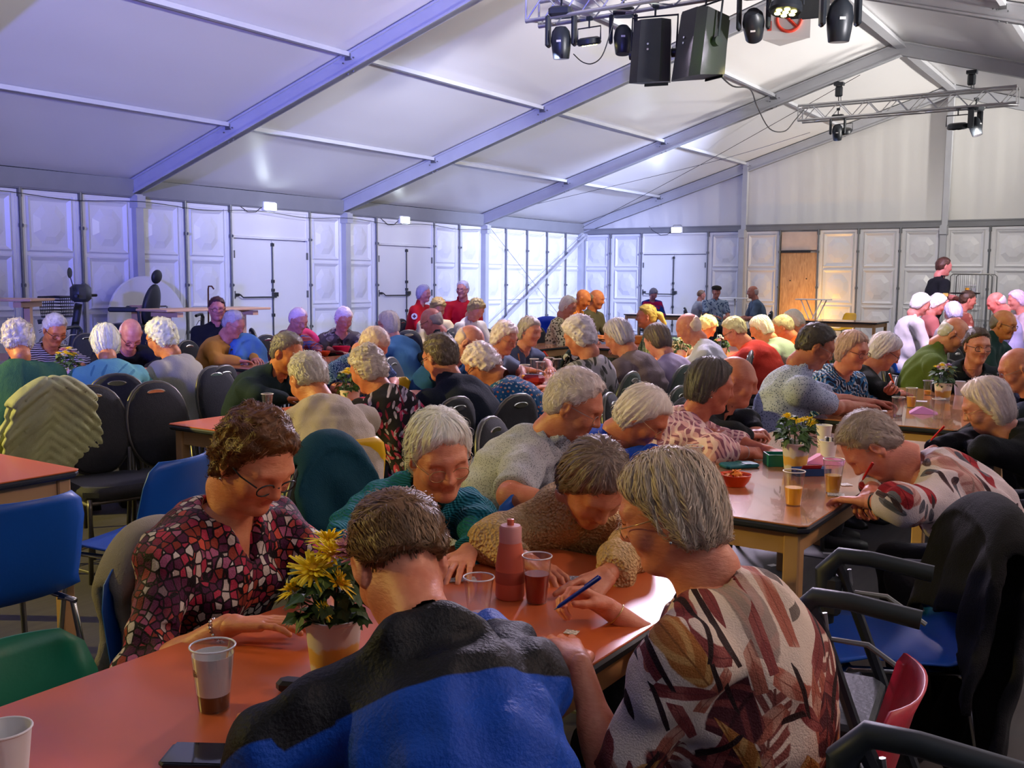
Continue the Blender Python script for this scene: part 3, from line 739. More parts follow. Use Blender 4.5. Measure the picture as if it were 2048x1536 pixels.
    fd.op(fd.lo, fd.lo+fd.n*fd.h, lambda P: am*wob(P*np.array([1, 1, .55]), seed*3+1, 34, 6)+am*.8*wob(P*np.array([.6, 1, 1]), seed*3+2, 70, 6), 'add', 0)
    # cut-outs: neckline, sleeve ends, hem
    nv = unit(H-NB)
    if collar in ('high', 'shirt', 'jacket', 'hood'): fd.cap(NB+nv*.02, NB+nv*.3, .056*s, .056*s, .006, 's')
    else: fd.cap(NB+nv*(.045-.05*neck)-Mt[:, 0]*.0, NB+nv*.3, (.058+.03*neck)*s, .09*s, .008, 's')
    if vneck: fd.cap(NB+Mt[:, 0]*.10*s-tu*(.02+.10*vneck)*s, NB+Mt[:, 0]*.075*s+tu*.06*s, .012*s, (.03+.035*vneck)*s, .01, 's')
    if collar in ('jacket', 'shirt', 'hood'): fd.cap(NB+Mt[:, 0]*.13*s-tu*.13*s, NB+Mt[:, 0]*.09*s+nv*.06*s, .008*s, .030*s, .008, 's')
    for S, E, T, ps, q in arms:
        if sleeve < 2:
            e = S+(E-S)*sleeve if sleeve <= 1 else E+(T-E)*(sleeve-1); dv = unit(E-S) if sleeve <= 1 else unit(T-E)
            fd.op(e-.12, e+.12, lambda P: np.where(np.linalg.norm(P-e, axis=-1) < .09, np.maximum(-((P-e)@dv), np.linalg.norm(P-e, axis=-1)-.085), 1), 's', .004)
    fd.op(fd.lo, fd.lo+fd.n*fd.h, lambda P: P[..., 2]-(pz-.085), 's', .01)
    V, Q = fd.mesh()
    if region:
        me_ = npmesh('top', [V], [Q], [shirt]); at_ = me_.attributes.new('yoke', 'FLOAT', 'POINT')
        at_.data.foreach_set('value', region(V, dict(NB=NB, tu=tu, Mt=Mt, SH=SH, arms=arms, P0=P0, H=H)).astype(np.float32)); link('top', me_, root)
    else: link('top', npmesh('top', [V], [Q], [shirt]), root)
    # collar leaves
    if collar == 'shirt' and lod < 2:
        cl = MB(); ring = []
        for k in range(13):
            t = -PI*.82+2*PI*.82*k/12; c, s_ = math.cos(t+PI), math.sin(t+PI)
            b0 = NB+nv*.040+(Mt[:, 0]*c*.066+Mt[:, 1]*s_*.066)*s; b1 = NB-nv*.012+(Mt[:, 0]*c*.088+Mt[:, 1]*s_*.090)*s
            ring += [b0, b1, b1+(Mt[:, 0]*c+Mt[:, 1]*s_)*.006, b0+(Mt[:, 0]*c+Mt[:, 1]*s_)*.006]
        fs = []
        for k in range(12):
            for j in range(4): fs.append((k*4+j, k*4+(j+1) % 4, k*4+4+(j+1) % 4, k*4+4+j))
        cl.add(ring, fs); cl.build('collar', shirt, root, smooth='all')
    # --- trousers and shoes
    m_tr = mat('trousers_'+trousers, trousers, .85, var=.2, vscale=20, bump=.3, bscale=60)
    legs = []
    fl_ = None
    for q in (1, -1):
        hp = P0+np.array([.02, q*.085*s, -.03]); kn = np.array([.40*s, q*.12, .50]) if not stand else np.array([.02, q*.10, .50]); an = np.array([.36*s if seat else .3, q*.11, .10]) if not stand else np.array([-.02, q*.11, .10])
        legs.append((hp, kn, an))
    allp = np.array([p for l in legs for p in l]); fd = Field(allp.min(0)-.15, allp.max(0)+.15, L['leg'])
    for hp, kn, an in legs: fd.cap(hp, kn, .088*s*(.5+.5*bk), .066*s, .04); fd.cap(kn, an, .064*s, .052*s, .03)
    fd.ell(P0+np.array([0, 0, -.03]), (.135*s*bk, .172*s*bk, .09), None, .05)
    V, Q = fd.mesh(); V[:, 2] = np.maximum(V[:, 2], .05); link('trousers', npmesh('trousers', [V], [Q], [m_tr]), root)
    for hp, kn, an in legs:
        mb = MB(); x0 = an[0]
        prof = [(-.07, .045, .085), (-.02, .05, .10), (.06, .052, .075), (.14, .05, .055), (.19, .03, .035)]
        vs = []
        for dx, wd, ht in prof: vs += [(x0+dx, an[1]-wd, .0), (x0+dx, an[1]-wd*.9, ht*.7), (x0+dx, an[1], ht), (x0+dx, an[1]+wd*.9, ht*.7), (x0+dx, an[1]+wd, .0)]
        fs = [(i*5+j, i*5+(j+1) % 5, i*5+5+(j+1) % 5, i*5+5+j) for i in range(4) for j in range(5)]+[(0, 1, 2, 3, 4), (20, 24, 23, 22, 21)]
        mb.add(vs, fs).build('shoe', mat('shoe_black', (.02, .02, .022), .5), root, smooth='all')
    # --- glasses
    if glasses:
        gm = mat('spectacle_'+glasses, {'black': (.012, .012, .014), 'gold': (.45, .33, .16), 'steel': (.25, .25, .26), 'red': (.10, .02, .02)}[glasses], .3, metal=0 if glasses in ('black', 'red') else .8)
        rim = .0021 if glasses in ('black', 'red') else .0012; mb = MB()
        def G(p): return tuple(H+Mh@(np.array(p)*s))
        for q in (1, -1):
            ring = [G((.101-.25*abs(.026*math.cos(t))*(.35 if q*math.cos(t) > 0 else .1), q*.033+.0245*math.cos(t), -.004+.0185*math.sin(t))) for t in [2*PI*k/14 for k in range(15)]]
            mb.tube(ring, rim*s, 5, cap=False)
            mb.tube([G((.094, q*.0575, .004)), G((.05, q*.079, .006)), G((-.005, q*.083, .006)), G((-.022, q*.081, -.012))], rim*s, 5)
        mb.tube([G((.101, .0085, .001)), G((.107, 0, .004)), G((.101, -.0085, .001))], rim*s, 5)
        mb.build('glasses', gm, root, smooth='all')
    info = dict(root=root, H=H, NB=NB, base=base, ang=a, arms=arms, Mh=Mh, tol=tol, P0=P0, Mt=Mt, tu=tu, CH=CH, WA=WA, s=s)
    return info
# ------------------------------------------------------------------ cloth patterns
def cloth(name, cols, kind='plain', scale=1.0, rough=.85, bump=.35, bscale=55):
    if name in MC: return MC[name]
    cols = [hexc(c) if isinstance(c, str) else c for c in (cols if isinstance(cols, (list, tuple)) and not isinstance(cols[0], float) else [cols])]
    m, N, L, Bs = newmat(name); Bs.inputs['Roughness'].default_value = rough; Bs.inputs['Specular IOR Level'].default_value = .25
    tc = N.new('ShaderNodeTexCoord'); O = tc.outputs['Object']
    def noise(s_, det=3, vec=None): n = N.new('ShaderNodeTexNoise'); n.inputs['Scale'].default_value = s_; n.inputs['Detail'].default_value = det; L.new(vec or O, n.inputs[0]); return n
    def warp(s_, amt, vec=None):
        n = noise(s_, 2, vec); v = N.new('ShaderNodeVectorMath'); v.operation = 'SCALE'; v.inputs['Scale'].default_value = amt; L.new(n.outputs['Color'], v.inputs[0])
        a = N.new('ShaderNodeVectorMath'); a.operation = 'ADD'; L.new(vec or O, a.inputs[0]); L.new(v.outputs[0], a.inputs[1]); return a.outputs[0]
    def stretch(sc, vec=None): mp = N.new('ShaderNodeMapping'); mp.inputs['Scale'].default_value = sc; L.new(vec or O, mp.inputs[0]); return mp.outputs[0]
    def vor(s_, feat='F1', vec=None, rnd=1): v = N.new('ShaderNodeTexVoronoi'); v.feature = feat; v.inputs['Scale'].default_value = s_; v.inputs['Randomness'].default_value = rnd; L.new(vec or O, v.inputs['Vector']); return v
    def ramp(fac, stops, const=True):
        r = N.new('ShaderNodeValToRGB'); r.color_ramp.interpolation = 'CONSTANT' if const else 'LINEAR'; e = r.color_ramp.elements
        while len(e) < len(stops): e.new(.5)
        for q, (p, c) in zip(e, stops): q.position = p; q.color = tuple(c)+(1,)
        L.new(fac, r.inputs[0]); return r.outputs[0]
    def mix(f, a, b):
        x = N.new('ShaderNodeMixRGB')
        for i, k in ((0, f), (1, a), (2, b)):
            if isinstance(k, tuple): x.inputs[i].default_value = k+(1,)
            elif isinstance(k, (int, float)): x.inputs[i].default_value = k
            else: L.new(k, x.inputs[i])
        return x.outputs[0]
    def step(v, t, soft=.02): r = N.new('ShaderNodeMapRange'); r.inputs[1].default_value = t-soft; r.inputs[2].default_value = t+soft; L.new(v, r.inputs[0]); return r.outputs[0]
    def red(c): s_ = N.new('ShaderNodeSeparateColor'); L.new(c, s_.inputs[0]); return s_.outputs
    def wave(s_, dist, vec=None, d='Z', det=2): w_ = N.new('ShaderNodeTexWave'); w_.bands_direction = d; w_.inputs['Scale'].default_value = s_; w_.inputs['Distortion'].default_value = dist; w_.inputs['Detail'].default_value = det; L.new(vec or O, w_.inputs[0]); return w_.outputs['Fac']
    c0 = cols[0]; col = mix(noise(9).outputs[0], tuple(x*.86 for x in c0), tuple(min(1, x*1.1) for x in c0)); hgt = None
    S = scale if not isinstance(scale, list) else 1
    if kind == 'mosaic':
        vv = stretch((1, 1, .75), warp(9, .02)); v = vor(36*S, 'F1', vv, .62); e = vor(36*S, 'DISTANCE_TO_EDGE', vv, .62)
        n_ = len(cols)-1; cc = ramp(red(v.outputs['Color'])[0], [(i/n_, cols[1+i]) for i in range(n_)])
        big = noise(5, 2).outputs[0]; cc = mix(step(big, .56, .06), cc, mix(.75, cc, cols[4]))
        col = mix(step(e.outputs['Distance'], .085, .02), c0, cc)
    elif kind == 'leafy':
        def M_(op, a, b=None):
            x = N.new('ShaderNodeMath'); x.operation = op
            for i, k in ((0, a), (1, b)):
                if k is None: continue
                if isinstance(k, (int, float)): x.inputs[i].default_value = k
                else: L.new(k, x.inputs[i])
            return x.outputs[0]
        def V_(op, a, b=None, sc=None):
            x = N.new('ShaderNodeVectorMath'); x.operation = op
            for i, k in ((0, a), (1, b)):
                if k is None: continue
                if isinstance(k, tuple): x.inputs[i].default_value = k
                else: L.new(k, x.inputs[i])
            return x.outputs['Value'] if op in ('DOT_PRODUCT', 'LENGTH') else x.outputs[0]
        layers = scale      # (cell scale, half length, half width, vein frequency, leaf colour, vein colour, share)
        for li, (cs, la, lb, fq, ca, cb, share) in enumerate(layers):
            pj = [V_('DOT_PRODUCT', O, (.62+.25*(li % 2), .95-.2*(li % 2), .15)), V_('DOT_PRODUCT', O, (-.42, .10, .95))]
            cb_ = N.new('ShaderNodeCombineXYZ'); L.new(pj[0], cb_.inputs[0]); L.new(pj[1], cb_.inputs[1])
            vec = V_('ADD', warp(7, .02, cb_.outputs[0]), (.37*li+.1, .21*li, 0.)); v = vor(cs, 'F1', vec, .95); v.voronoi_dimensions = '2D'
            loc = V_('MULTIPLY', V_('SUBTRACT', vec, v.outputs['Position']), (1., 1., 0.)); dr = V_('NORMALIZE', V_('MULTIPLY', V_('SUBTRACT', v.outputs['Color'], (.5, .5, .5)), (1., 1., 0.)))
            u = V_('DOT_PRODUCT', loc, dr); r2 = V_('DOT_PRODUCT', loc, loc); vv = M_('SQRT', M_('MAXIMUM', M_('SUBTRACT', r2, M_('MULTIPLY', u, u)), 0.))
            el = M_('ADD', M_('POWER', M_('ABSOLUTE', M_('DIVIDE', u, la)), 1.5), M_('POWER', M_('DIVIDE', vv, lb), 2.))
            el = M_('ADD', el, M_('MULTIPLY', M_('SUBTRACT', noise(40, 2).outputs[0], .5), .5))
            msk = M_('MULTIPLY', M_('SUBTRACT', 1., step(el, 1., .08)), M_('SUBTRACT', 1., step(red(v.outputs['Color'])[2], share, .01)))
            ph = M_('SINE', M_('MULTIPLY', M_('ADD', u, M_('MULTIPLY', vv, .9)), fq)); vein = step(ph, .45, .25)
            cl_ = mix(vein, hexc(ca), hexc(cb)); cl_ = mix(step(vv, lb*.06, lb*.03), tuple(x*.6 for x in hexc(ca)), cl_)
            col = mix(msk, col, cl_)
    elif kind == 'spots':
        vv = warp(22*S, .03/S); v = vor(8*S, 'F1', vv, 1); n_ = len(cols)-1
        cc = ramp(red(v.outputs['Color'])[1], [(i/n_, cols[1+i]) for i in range(n_)])
        col = mix(step(v.outputs['Distance'], .40, .03), cc, col)
        v2 = vor(21*S, 'F1', vv, 1); cc2 = ramp(red(v2.outputs['Color'])[0], [(i/n_, cols[n_-i]) for i in range(n_)])
        col = mix(step(v2.outputs['Distance'], .27, .03), cc2, col)
    elif kind == 'dots':
        v = vor(52*S, 'F1', None, .35); cc = ramp(red(v.outputs['Color'])[0], [(i/(len(cols)-1), cols[1+i]) for i in range(len(cols)-1)])
        col = mix(step(v.outputs['Distance'], .34, .04), cc, col)
    elif kind == 'speckle':
        v = vor(120*S, 'F1', None, 1); col = mix(step(v.outputs['Distance'], .30, .06), cols[1], col)
    elif kind == 'stripes': col = mix(step(wave(14*S, 1.5, warp(5, .06)), .5, .05), cols[0], cols[1])
    elif kind == 'zebra':
        wv = wave(9*S, 9, warp(5, .12), 'DIAGONAL', 1); col = mix(step(wv, .62, .03), col, cols[1]); col = mix(step(wave(7*S, 10, warp(7, .1), 'X', 1), .74, .03), col, cols[2])
    elif kind == 'plaid':
        col = mix(step(wave(11*S, .3, None, 'X', 0), .7, .1), col, cols[1]); col = mix(mix(.5, (0., 0, 0), step(wave(11*S, .3, None, 'Z', 0), .7, .1)), col, cols[-1])
    elif kind == 'leopard':
        v = vor(42*S, 'F1', warp(30, .02), 1); r_ = ramp(v.outputs['Distance'], [(0, cols[2]), (.22, cols[1]), (.44, c0)]); col = r_
    elif kind == 'paisley':
        v = vor(60*S, 'SMOOTH_F1', warp(20, .06), 1); col = mix(step(wave(30*S, 12, warp(14, .1), 'DIAGONAL', 1), .68, .05), col, cols[1])
    L.new(col, Bs.inputs['Base Color'])
    bp = N.new('ShaderNodeBump'); bp.inputs['Strength'].default_value = bump; bp.inputs['Distance'].default_value = .006
    if kind == 'knit' or name.startswith('knit'):
        h = N.new('ShaderNodeMath'); h.operation = 'ADD'; L.new(wave(48, 2.5, None, 'Z', 1), h.inputs[0]); L.new(wave(26, 3, None, 'Y', 1), h.inputs[1]); L.new(h.outputs[0], bp.inputs['Height'])
    elif name.startswith('boucle'):
        L.new(vor(110, 'F1', warp(60, .01)).outputs['Distance'], bp.inputs['Height']); bp.inputs['Distance'].default_value = .012
    else:
        h = N.new('ShaderNodeMath'); h.operation = 'MULTIPLY_ADD'; h.inputs[1].default_value = .35; L.new(noise(bscale*5, 2).outputs[0], h.inputs[0])
        fold = noise(13, 3, stretch((1, 1, .45), warp(6, .12))); L.new(fold.outputs[0], h.inputs[2]); L.new(h.outputs[0], bp.inputs['Height']); bp.inputs['Distance'].default_value = .03
    L.new(bp.outputs[0], Bs.inputs['Normal'])
    MC[name] = m; return m
# ------------------------------------------------------------------ furniture
M_LAM = mat('orange_laminate', (.56, .12, .032), .36, spec=.4, var=.05, vscale=3, coat=.08)
M_LAM2 = mat('brown_laminate', (.44, .17, .065), .20, spec=.6, var=.06, vscale=3, coat=.6)
M_EDGE = mat('dark_edge_band', (.018, .022, .032), .45)
M_WOOD = mat('pale_wood_apron', (.46, .26, .11), .5, var=.2, vscale=9)
def table(label, x0, x1, y0, y1, z=.75, top=None, group='dining tables in rows'):
    cx, cy, lx, ly = (x0+x1)/2, (y0+y1)/2, x1-x0, y1-y0
    t = thing('dining_table', label, 'table', (cx, cy, 0), 0, group)
    MB().rbox((0, 0, z-.003), (lx-.006, ly-.006, .006), .02).build('table_top', top or M_LAM, t)
    MB().rbox((0, 0, z-.018), (lx, ly, .025), .03).build('edge_band', M_EDGE, t)
    MB().box((0, -ly/2+.055, z-.07), (lx-.14, .02, .08)).build('apron', M_WOOD, t); MB().box((0, ly/2-.055, z-.07), (lx-.14, .02, .08)).build('apron', M_WOOD, t)
    MB().box((-lx/2+.055, 0, z-.07), (.02, ly-.14, .08)).build('apron', M_WOOD, t); MB().box((lx/2-.055, 0, z-.07), (.02, ly-.14, .08)).build('apron', M_WOOD, t)
    for sx in (-1, 1):
        for sy in (-1, 1): MB().rbox((sx*(lx/2-.06), sy*(ly/2-.06), (z-.035)/2), (.055, .055, z-.035), .006).build('leg', M_WOOD, t)
    return t
M_CH = mat('charcoal_upholstery', (.020, .022, .026), .85, var=.3, vscale=60, bump=.3, bscale=200)
M_CHG = mat('green_grey_upholstery', (.055, .075, .06), .85, var=.3, vscale=60, bump=.3, bscale=200)
M_TUBE = mat('dark_bronze_tube', (.10, .095, .085), .38, metal=.6)
M_CHR = mat('chrome_tube', (.62, .62, .62), .2, metal=1)
def _oval(n=28):
    pts = []
    for k in range(n):
        t = 2*PI*k/n; y = .182*math.copysign(abs(math.cos(t))**.85, math.cos(t)); z = .70+(.235 if math.sin(t) > 0 else .225)*math.copysign(abs(math.sin(t))**.9, math.sin(t)); pts.append((y, z))
    return pts
def bx_(z): return -.185-.10*(z-.46)/.46         # rake of the back
def banquet_meshes():
    D = {}
    ov = _oval(); n = len(ov)
    # back cushion: two bowed faces with an open hand slot made of an upper bridge and the pad
    vs = []; fs = []
    for side in (-1, 1):
        for ring, k in ((0, 1.0), (1, .86), (2, .45)):
            for y, z in ov:
                yy, zz = y*k, .70+(z-.70)*k-(.02 if ring else 0); vs.append((bx_(zz)+side*(.016+.010*ring), yy, zz))
        vs.append((bx_(.68)+side*.040, 0, .68))
    per = 3*n+1
    for sd in range(2):
        o = sd*per
        for r in range(2):
            for k in range(n): j = (k+1) % n; fs.append((o+r*n+k, o+r*n+j, o+r*n+n+j, o+r*n+n+k))
        for k in range(n): fs.append((o+2*n+k, o+2*n+(k+1) % n, o+3*n))
    for k in range(n): j = (k+1) % n; fs.append((k, j, per+j, per+k))
    D['backrest'] = [MB().add(vs, fs).mesh('backrest', mm, 'all') for mm in (M_CH, M_CHG)]
    slot = MB().lathe([(.03, -.028), (.036, -.026), (.036, .026), (.03, .028)], (0, 0, 0), 14, R=Matrix(((0, 0, 1), (1.55, 0, 0), (0, .45, 0))))
    D['slot'] = slot.mesh('hand_slot', M_CHR)
    mb = MB(); pts = [(bx_(z), y, z) for y, z in ov]; mb.tube(pts+[pts[0]], .0125, 8, cap=False); D['frame'] = mb.mesh('back_frame', M_TUBE, 'all')
    D['seat'] = [MB().rbox((.02, 0, .445), (.43, .42, .065), .06).mesh('seat', mm, True) for mm in (M_CH, M_CHG)]
    D['legf'] = [MB().tube([(.20, q*.185, .42), (.215, q*.19, .38), (.225, q*.20, .0)], .0125, 8).mesh('leg', M_TUBE, 'all') for q in (1, -1)]
    D['legb'] = [MB().tube([(bx_(.60), q*.19, .60), (-.20, q*.195, .42), (-.25, q*.20, .0)], .0125, 8).mesh('leg', M_TUBE, 'all') for q in (1, -1)]
    D['str'] = MB().tube([(.20, .185, .40), (.20, -.185, .40)], .010, 6).tube([(.20, .19, .395), (-.20, .19, .395)], .010, 6).tube([(.20, -.19, .395), (-.20, -.19, .395)], .010, 6).mesh('seat_frame', M_TUBE)
    return D
BQ = banquet_meshes()
def banquet_chair(label, loc, face, green=0, group='round-backed banquet chairs'):
    t = thing('banquet_chair', label, 'chair', (loc[0], loc[1], 0), math.radians(face), group)
    link('seat', BQ['seat'][green], t); b = link('backrest', BQ['backrest'][green], t)
    h = link('hand_slot', BQ['slot'], b, (bx_(.89), 0, .885)); link('back_frame', BQ['frame'], t); link('seat_frame', BQ['str'], t)
    for mm in BQ['legf']+BQ['legb']: link('leg', mm, t)
    return t
def shell_mesh(matl):
    """moulded plastic seat and back as one curved sheet with thickness"""
    prof = [(.22, .425), (.20, .445), (.12, .45), (0, .442), (-.10, .438), (-.16, .455), (-.195, .50), (-.215, .56), (-.235, .64), (-.255, .72), (-.27, .78), (-.285, .815)]
    n = len(prof); m_ = 12; top = []; 
    for i, (x, z) in enumerate(prof):
        f = i/(n-1); hw = .20+.012*math.sin(PI*f)
        if i >= n-3: hw *= (1, .93, .74)[i-(n-3)]
        if i == 0: hw *= .9
        for j in range(m_+1):
            u = -1+2*j/m_; y = hw*u; cup = .035*(abs(u)**2.6)
            if i >= 6: top.append((x+cup*1.3, y, z))
            else: top.append((x, y, z+cup*.6*(1 if i > 1 else .3)))
    vs = []; k = len(top)
    for i in range(n):
        for j in range(m_+1):
            x, y, z = top[i*(m_+1)+j]; vs.append((x, y, z))
    for i in range(n):
        for j in range(m_+1):
            x, y, z = top[i*(m_+1)+j]; vs.append((x-(.006 if i > 4 else 0), y, z-(.006 if i <= 5 else 0)))
    fs = []; w_ = m_+1
    for i in range(n-1):
        for j in range(m_): a = i*w_+j; fs += [(a, a+1, a+w_+1, a+w_), (k+a, k+a+w_, k+a+w_+1, k+a+1)]
    for i in range(n-1):
        for j in (0, m_): a = i*w_+j; fs.append((a, a+w_, k+a+w_, k+a))
    for j in range(m_):
        for i in (0, n-1): a = i*w_+j; fs.append((a, a+1, k+a+1, k+a))
    return MB().add(vs, fs).mesh('shell', matl, 'all')
PLC = {}
def plastic_chair(label, loc, face, col, group='moulded plastic chairs', rim=None):
    cols = {'blue': (.006, .085, .42), 'green': (.0, .13, .065), 'red': (.42, .004, .02), 'yellow': (.80, .45, .01), 'orange': (.80, .12, .01)}
    if col not in PLC:
        PLC[col] = shell_mesh(mat('plastic_'+col, cols[col], .42, var=.05, bump=.05, bscale=120))
    if 'legs' not in PLC:
        PLC['legs'] = [MB().tube([(.16, q*.15, .425), (.185, q*.185, .41), (.22, q*.215, .0)], .011, 8).mesh('leg', M_CHR, 'all') for q in (1, -1)]+[MB().tube([(-.13, q*.15, .425), (-.16, q*.185, .41), (-.23, q*.215, .0)], .011, 8).mesh('leg', M_CHR, 'all') for q in (1, -1)]
        PLC['bar'] = MB().tube([(-.20, .17, .42), (.15, .17, .42), (.19, .12, .42), (.19, -.12, .42), (.15, -.17, .42), (-.20, -.17, .42)], .010, 8).mesh('seat_frame', M_CHR, 'all')
    t = thing('plastic_chair', label, 'chair', (loc[0], loc[1], 0), math.radians(face), group)
    link('shell', PLC[col], t); link('seat_frame', PLC['bar'], t)
    for mm in PLC['legs']: link('leg', mm, t)
    return t
def draped(name, label, cat, chair_loc, face, matl, w_=.46, front=.34, back=.5, thick=.018, seed=0, ztop=.93, res=.011, quilt=0, open_=0.):
    """garment hung over a chair back: implicit sheet folded over the top of the back"""
    t = thing(name, label, cat, (chair_loc[0], chair_loc[1], 0), math.radians(face))
    lo = (-.50, -w_/2-.12, ztop-back-.1); hi = (.10, w_/2+.12, ztop+.1); fd = Field(lo, hi, res)
    P = np.stack(np.meshgrid(*fd.ax, indexing='ij'), -1); x, y, z = P[..., 0], P[..., 1], P[..., 2]
    yc = y/(w_/2); zt = ztop-.15*np.abs(yc)**2.4
    xb = -.185-.10*(z-.46)/.46-.0
    fold = .016*np.sin(y*34+seed+2.0*wob(P, seed, 9, 3))*np.clip((zt-z)*5, 0, 1)+.008*wob(P, seed+1, 40, 5)
    flare = .10*np.clip(zt-z-.05, 0, 1)
    db = np.abs(x-(xb-.045-flare*.55+fold))-thick; db = np.maximum(db, z-zt)
    df = np.abs(x-(xb+.04+flare*.2+fold))-thick; df = np.maximum(df, z-zt); df = np.maximum(df, (zt-front)-z+.02*np.sin(y*20))
    dt = np.maximum(np.sqrt((x-xb)**2+(z-zt)**2)-.045-thick, -(np.sqrt((x-xb)**2+(z-zt)**2)-.045+thick)); dt = np.maximum(dt, zt-z)
    d = smin(smin(db, df, .02), dt, .02)
    wid = w_/2*(.80+.75*np.clip(ztop-z, 0, 1))
    d = smax(d, np.abs(y)-wid+.01*np.sin(z*30+seed), .015); d = smax(d, (ztop-back)-z+.03*np.sin(y*14+seed), .012)
    if quilt: d = d-.014*np.abs(np.sin((z*.9+np.abs(y-.03)*.75)*PI/.048))**.55+.008
    fd.F = d*.8; V, Q = fd.mesh(); link('garment', npmesh('garment', [V], [Q], [matl]), t)
    return t
# ------------------------------------------------------------------ table-top things
def clearmat(name, tint=(.93, .95, .96), rough=.08):
    if name in MC: return MC[name]
    m, N, L, Bs = newmat(name); tr = N.new('ShaderNodeBsdfTransparent'); tr.inputs[0].default_value = tuple(tint)+(1,); gl = N.new('ShaderNodeBsdfGlossy'); gl.inputs['Roughness'].default_value = rough
    fr = N.new('ShaderNodeLayerWeight'); fr.inputs[0].default_value = .25; mp = N.new('ShaderNodeMapRange'); mp.inputs[3].default_value = .10; mp.inputs[4].default_value = .75
    mx = N.new('ShaderNodeMixShader'); L.new(fr.outputs['Facing'], mp.inputs[0]); L.new(mp.outputs[0], mx.inputs[0]); L.new(tr.outputs[0], mx.inputs[1]); L.new(gl.outputs[0], mx.inputs[2]); L.new(mx.outputs[0], N['Material Output'].inputs[0])
    MC[name] = m; return m
M_CLEAR = clearmat('clear_plastic_cup')
M_RIM = mat('cup_rim', (.75, .75, .78), .25, spec=.6)
def clear_cup(label, loc, liquid=None, level=.5, h=.115, r=.036, group='clear plastic drinking cups', z0=.751):
    t = thing('plastic_cup', label, 'cup', (loc[0], loc[1], z0), 0, group); rb = r*.68
    ra = lambda q: rb+(r-rb)*q
    MB().lathe([(rb, 0), (rb, .0015), (ra(.25), h*.25), (ra(.5), h*.5), (ra(.8), h*.8), (r, h)], n=28, cap=False).lathe([(.001, .001), (rb, .001)], n=28, cap=False).build('cup_wall', M_CLEAR, t, smooth='all')
    ring = [(r*math.cos(2*PI*k/28), r*math.sin(2*PI*k/28), h) for k in range(29)]; MB().tube(ring, .0019, 6, cap=False).build('rim', M_RIM, t, smooth='all')
    if liquid: MB().lathe([(.0005, .003), (rb-.0015, .003), (ra(level*.5)-.0015, h*level*.5), (ra(level)-.0015, h*level), (.0005, h*level)], n=28, cap=False).build('drink', liquid, t, smooth=True)
    return t
M_OJ = mat('orange_juice', (1., .46, .02), .3, var=.05); M_BEER = mat('beer', (.92, .48, .05), .08, var=.03, trans=.35, ior=1.33); M_REDD = mat('red_lemonade', (.42, .008, .012), .1, trans=.35, ior=1.33); M_WATER = mat('water', (.9, .93, .95), .05, trans=.9, ior=1.33)
M_PAPER = mat('white_paper', (.72, .70, .68), .7, var=.03)
def paper_cup(label, loc, group='white paper cups', h=.095, r=.037, z0=.751, extra=None):
    t = thing('paper_cup', label, 'cup', (loc[0], loc[1], z0), 0, group); rb = r*.74
    MB().lathe([(rb, 0), (rb, .004), (r, h), (r-.0015, h), (rb-.001, .006), (.0005, .006)], n=28, cap=False).lathe([(.0005, 0), (rb, 0)], n=28, cap=False).build('cup_wall', M_PAPER, t, smooth=True)
    MB().tube([(r*math.cos(2*PI*k/28), r*math.sin(2*PI*k/28), h) for k in range(29)], .002, 6, cap=False).build('rim', M_PAPER, t, smooth='all')
    return t
M_PET = {}
def flower_mesh(col, dark, R_=.03, n=3, seed=0):
    rr = random.Random(seed); mb = MB()
    for ring in range(n):
        cnt = (20, 16, 11)[ring]; el = (.25, .62, 1.0)[ring]; ln = R_*(1, .84, .6)[ring]
        for k in range(cnt):
            a = 2*PI*(k+.5*ring)/cnt+rr.uniform(-.12, .12); l = ln*rr.uniform(.85, 1.12); e = el+rr.uniform(-.15, .15); wd = R_*.085
            d = Vector((math.cos(a)*math.cos(e), math.sin(a)*math.cos(e), math.sin(e))); sd = Vector((-math.sin(a), math.cos(a), 0))
            p0 = Vector((0, 0, ring*R_*.06)); p1 = p0+d*l*.55; p2 = p0+d*l+Vector((0, 0, -l*.12)); up = sd.cross(d)*.25*wd
            mb.add([p0-sd*wd*.4, p0+sd*wd*.4, p1+sd*wd+up, p2+sd*wd*.55, p2-sd*wd*.55, p1-sd*wd+up, p1-up*1.5], [(0, 1, 6), (1, 2, 6), (2, 3, 6), (3, 4, 6), (4, 5, 6), (5, 0, 6)])
    mb.lathe([(.0005, R_*.42), (R_*.2, R_*.36), (R_*.26, R_*.1), (.0005, 0)], n=10, mi=1, cap=False)
    return mb.mesh('blossom', [col, dark])
M_YEL = mat('yellow_petal', (1., .74, .015), .6, var=.10, vscale=60); M_YELD = mat('yellow_heart', (.85, .50, .01), .7); M_PNK = mat('pink_petal', (.62, .25, .30), .6, var=.2, vscale=60); M_PNKD = mat('pink_heart', (.40, .12, .16), .7); M_WHP = mat('white_petal', (.72, .70, .70), .6); M_LIL = mat('lilac_petal', (.50, .26, .48), .6, var=.2, vscale=60)
M_LEAF = mat('mum_leaf', (.035, .085, .022), .55, var=.4, vscale=40)
FLW = {'y': flower_mesh(M_YEL, M_YELD, seed=1), 'p': flower_mesh(M_PNK, M_PNKD, seed=2), 'w': flower_mesh(M_WHP, M_YELD, seed=3), 'l': flower_mesh(M_LIL, M_PNKD, seed=4)}
def leaf_mesh():
    o = [(0, 0), (.25, .16), (.38, .30), (.52, .20), (.66, .34), (.80, .16), (1, 0), (.80, -.16), (.66, -.34), (.52, -.20), (.38, -.30), (.25, -.16)]
    vs = [(x*.05, y*.05, .012*math.sin(x*3)-.012*x*x-.010*abs(y)) for x, y in o]+[(.025, 0, .008)]
    return MB().add(vs, [(i, (i+1) % 12, 12) for i in range(12)]).mesh('leaf', M_LEAF)
LEAF = leaf_mesh()
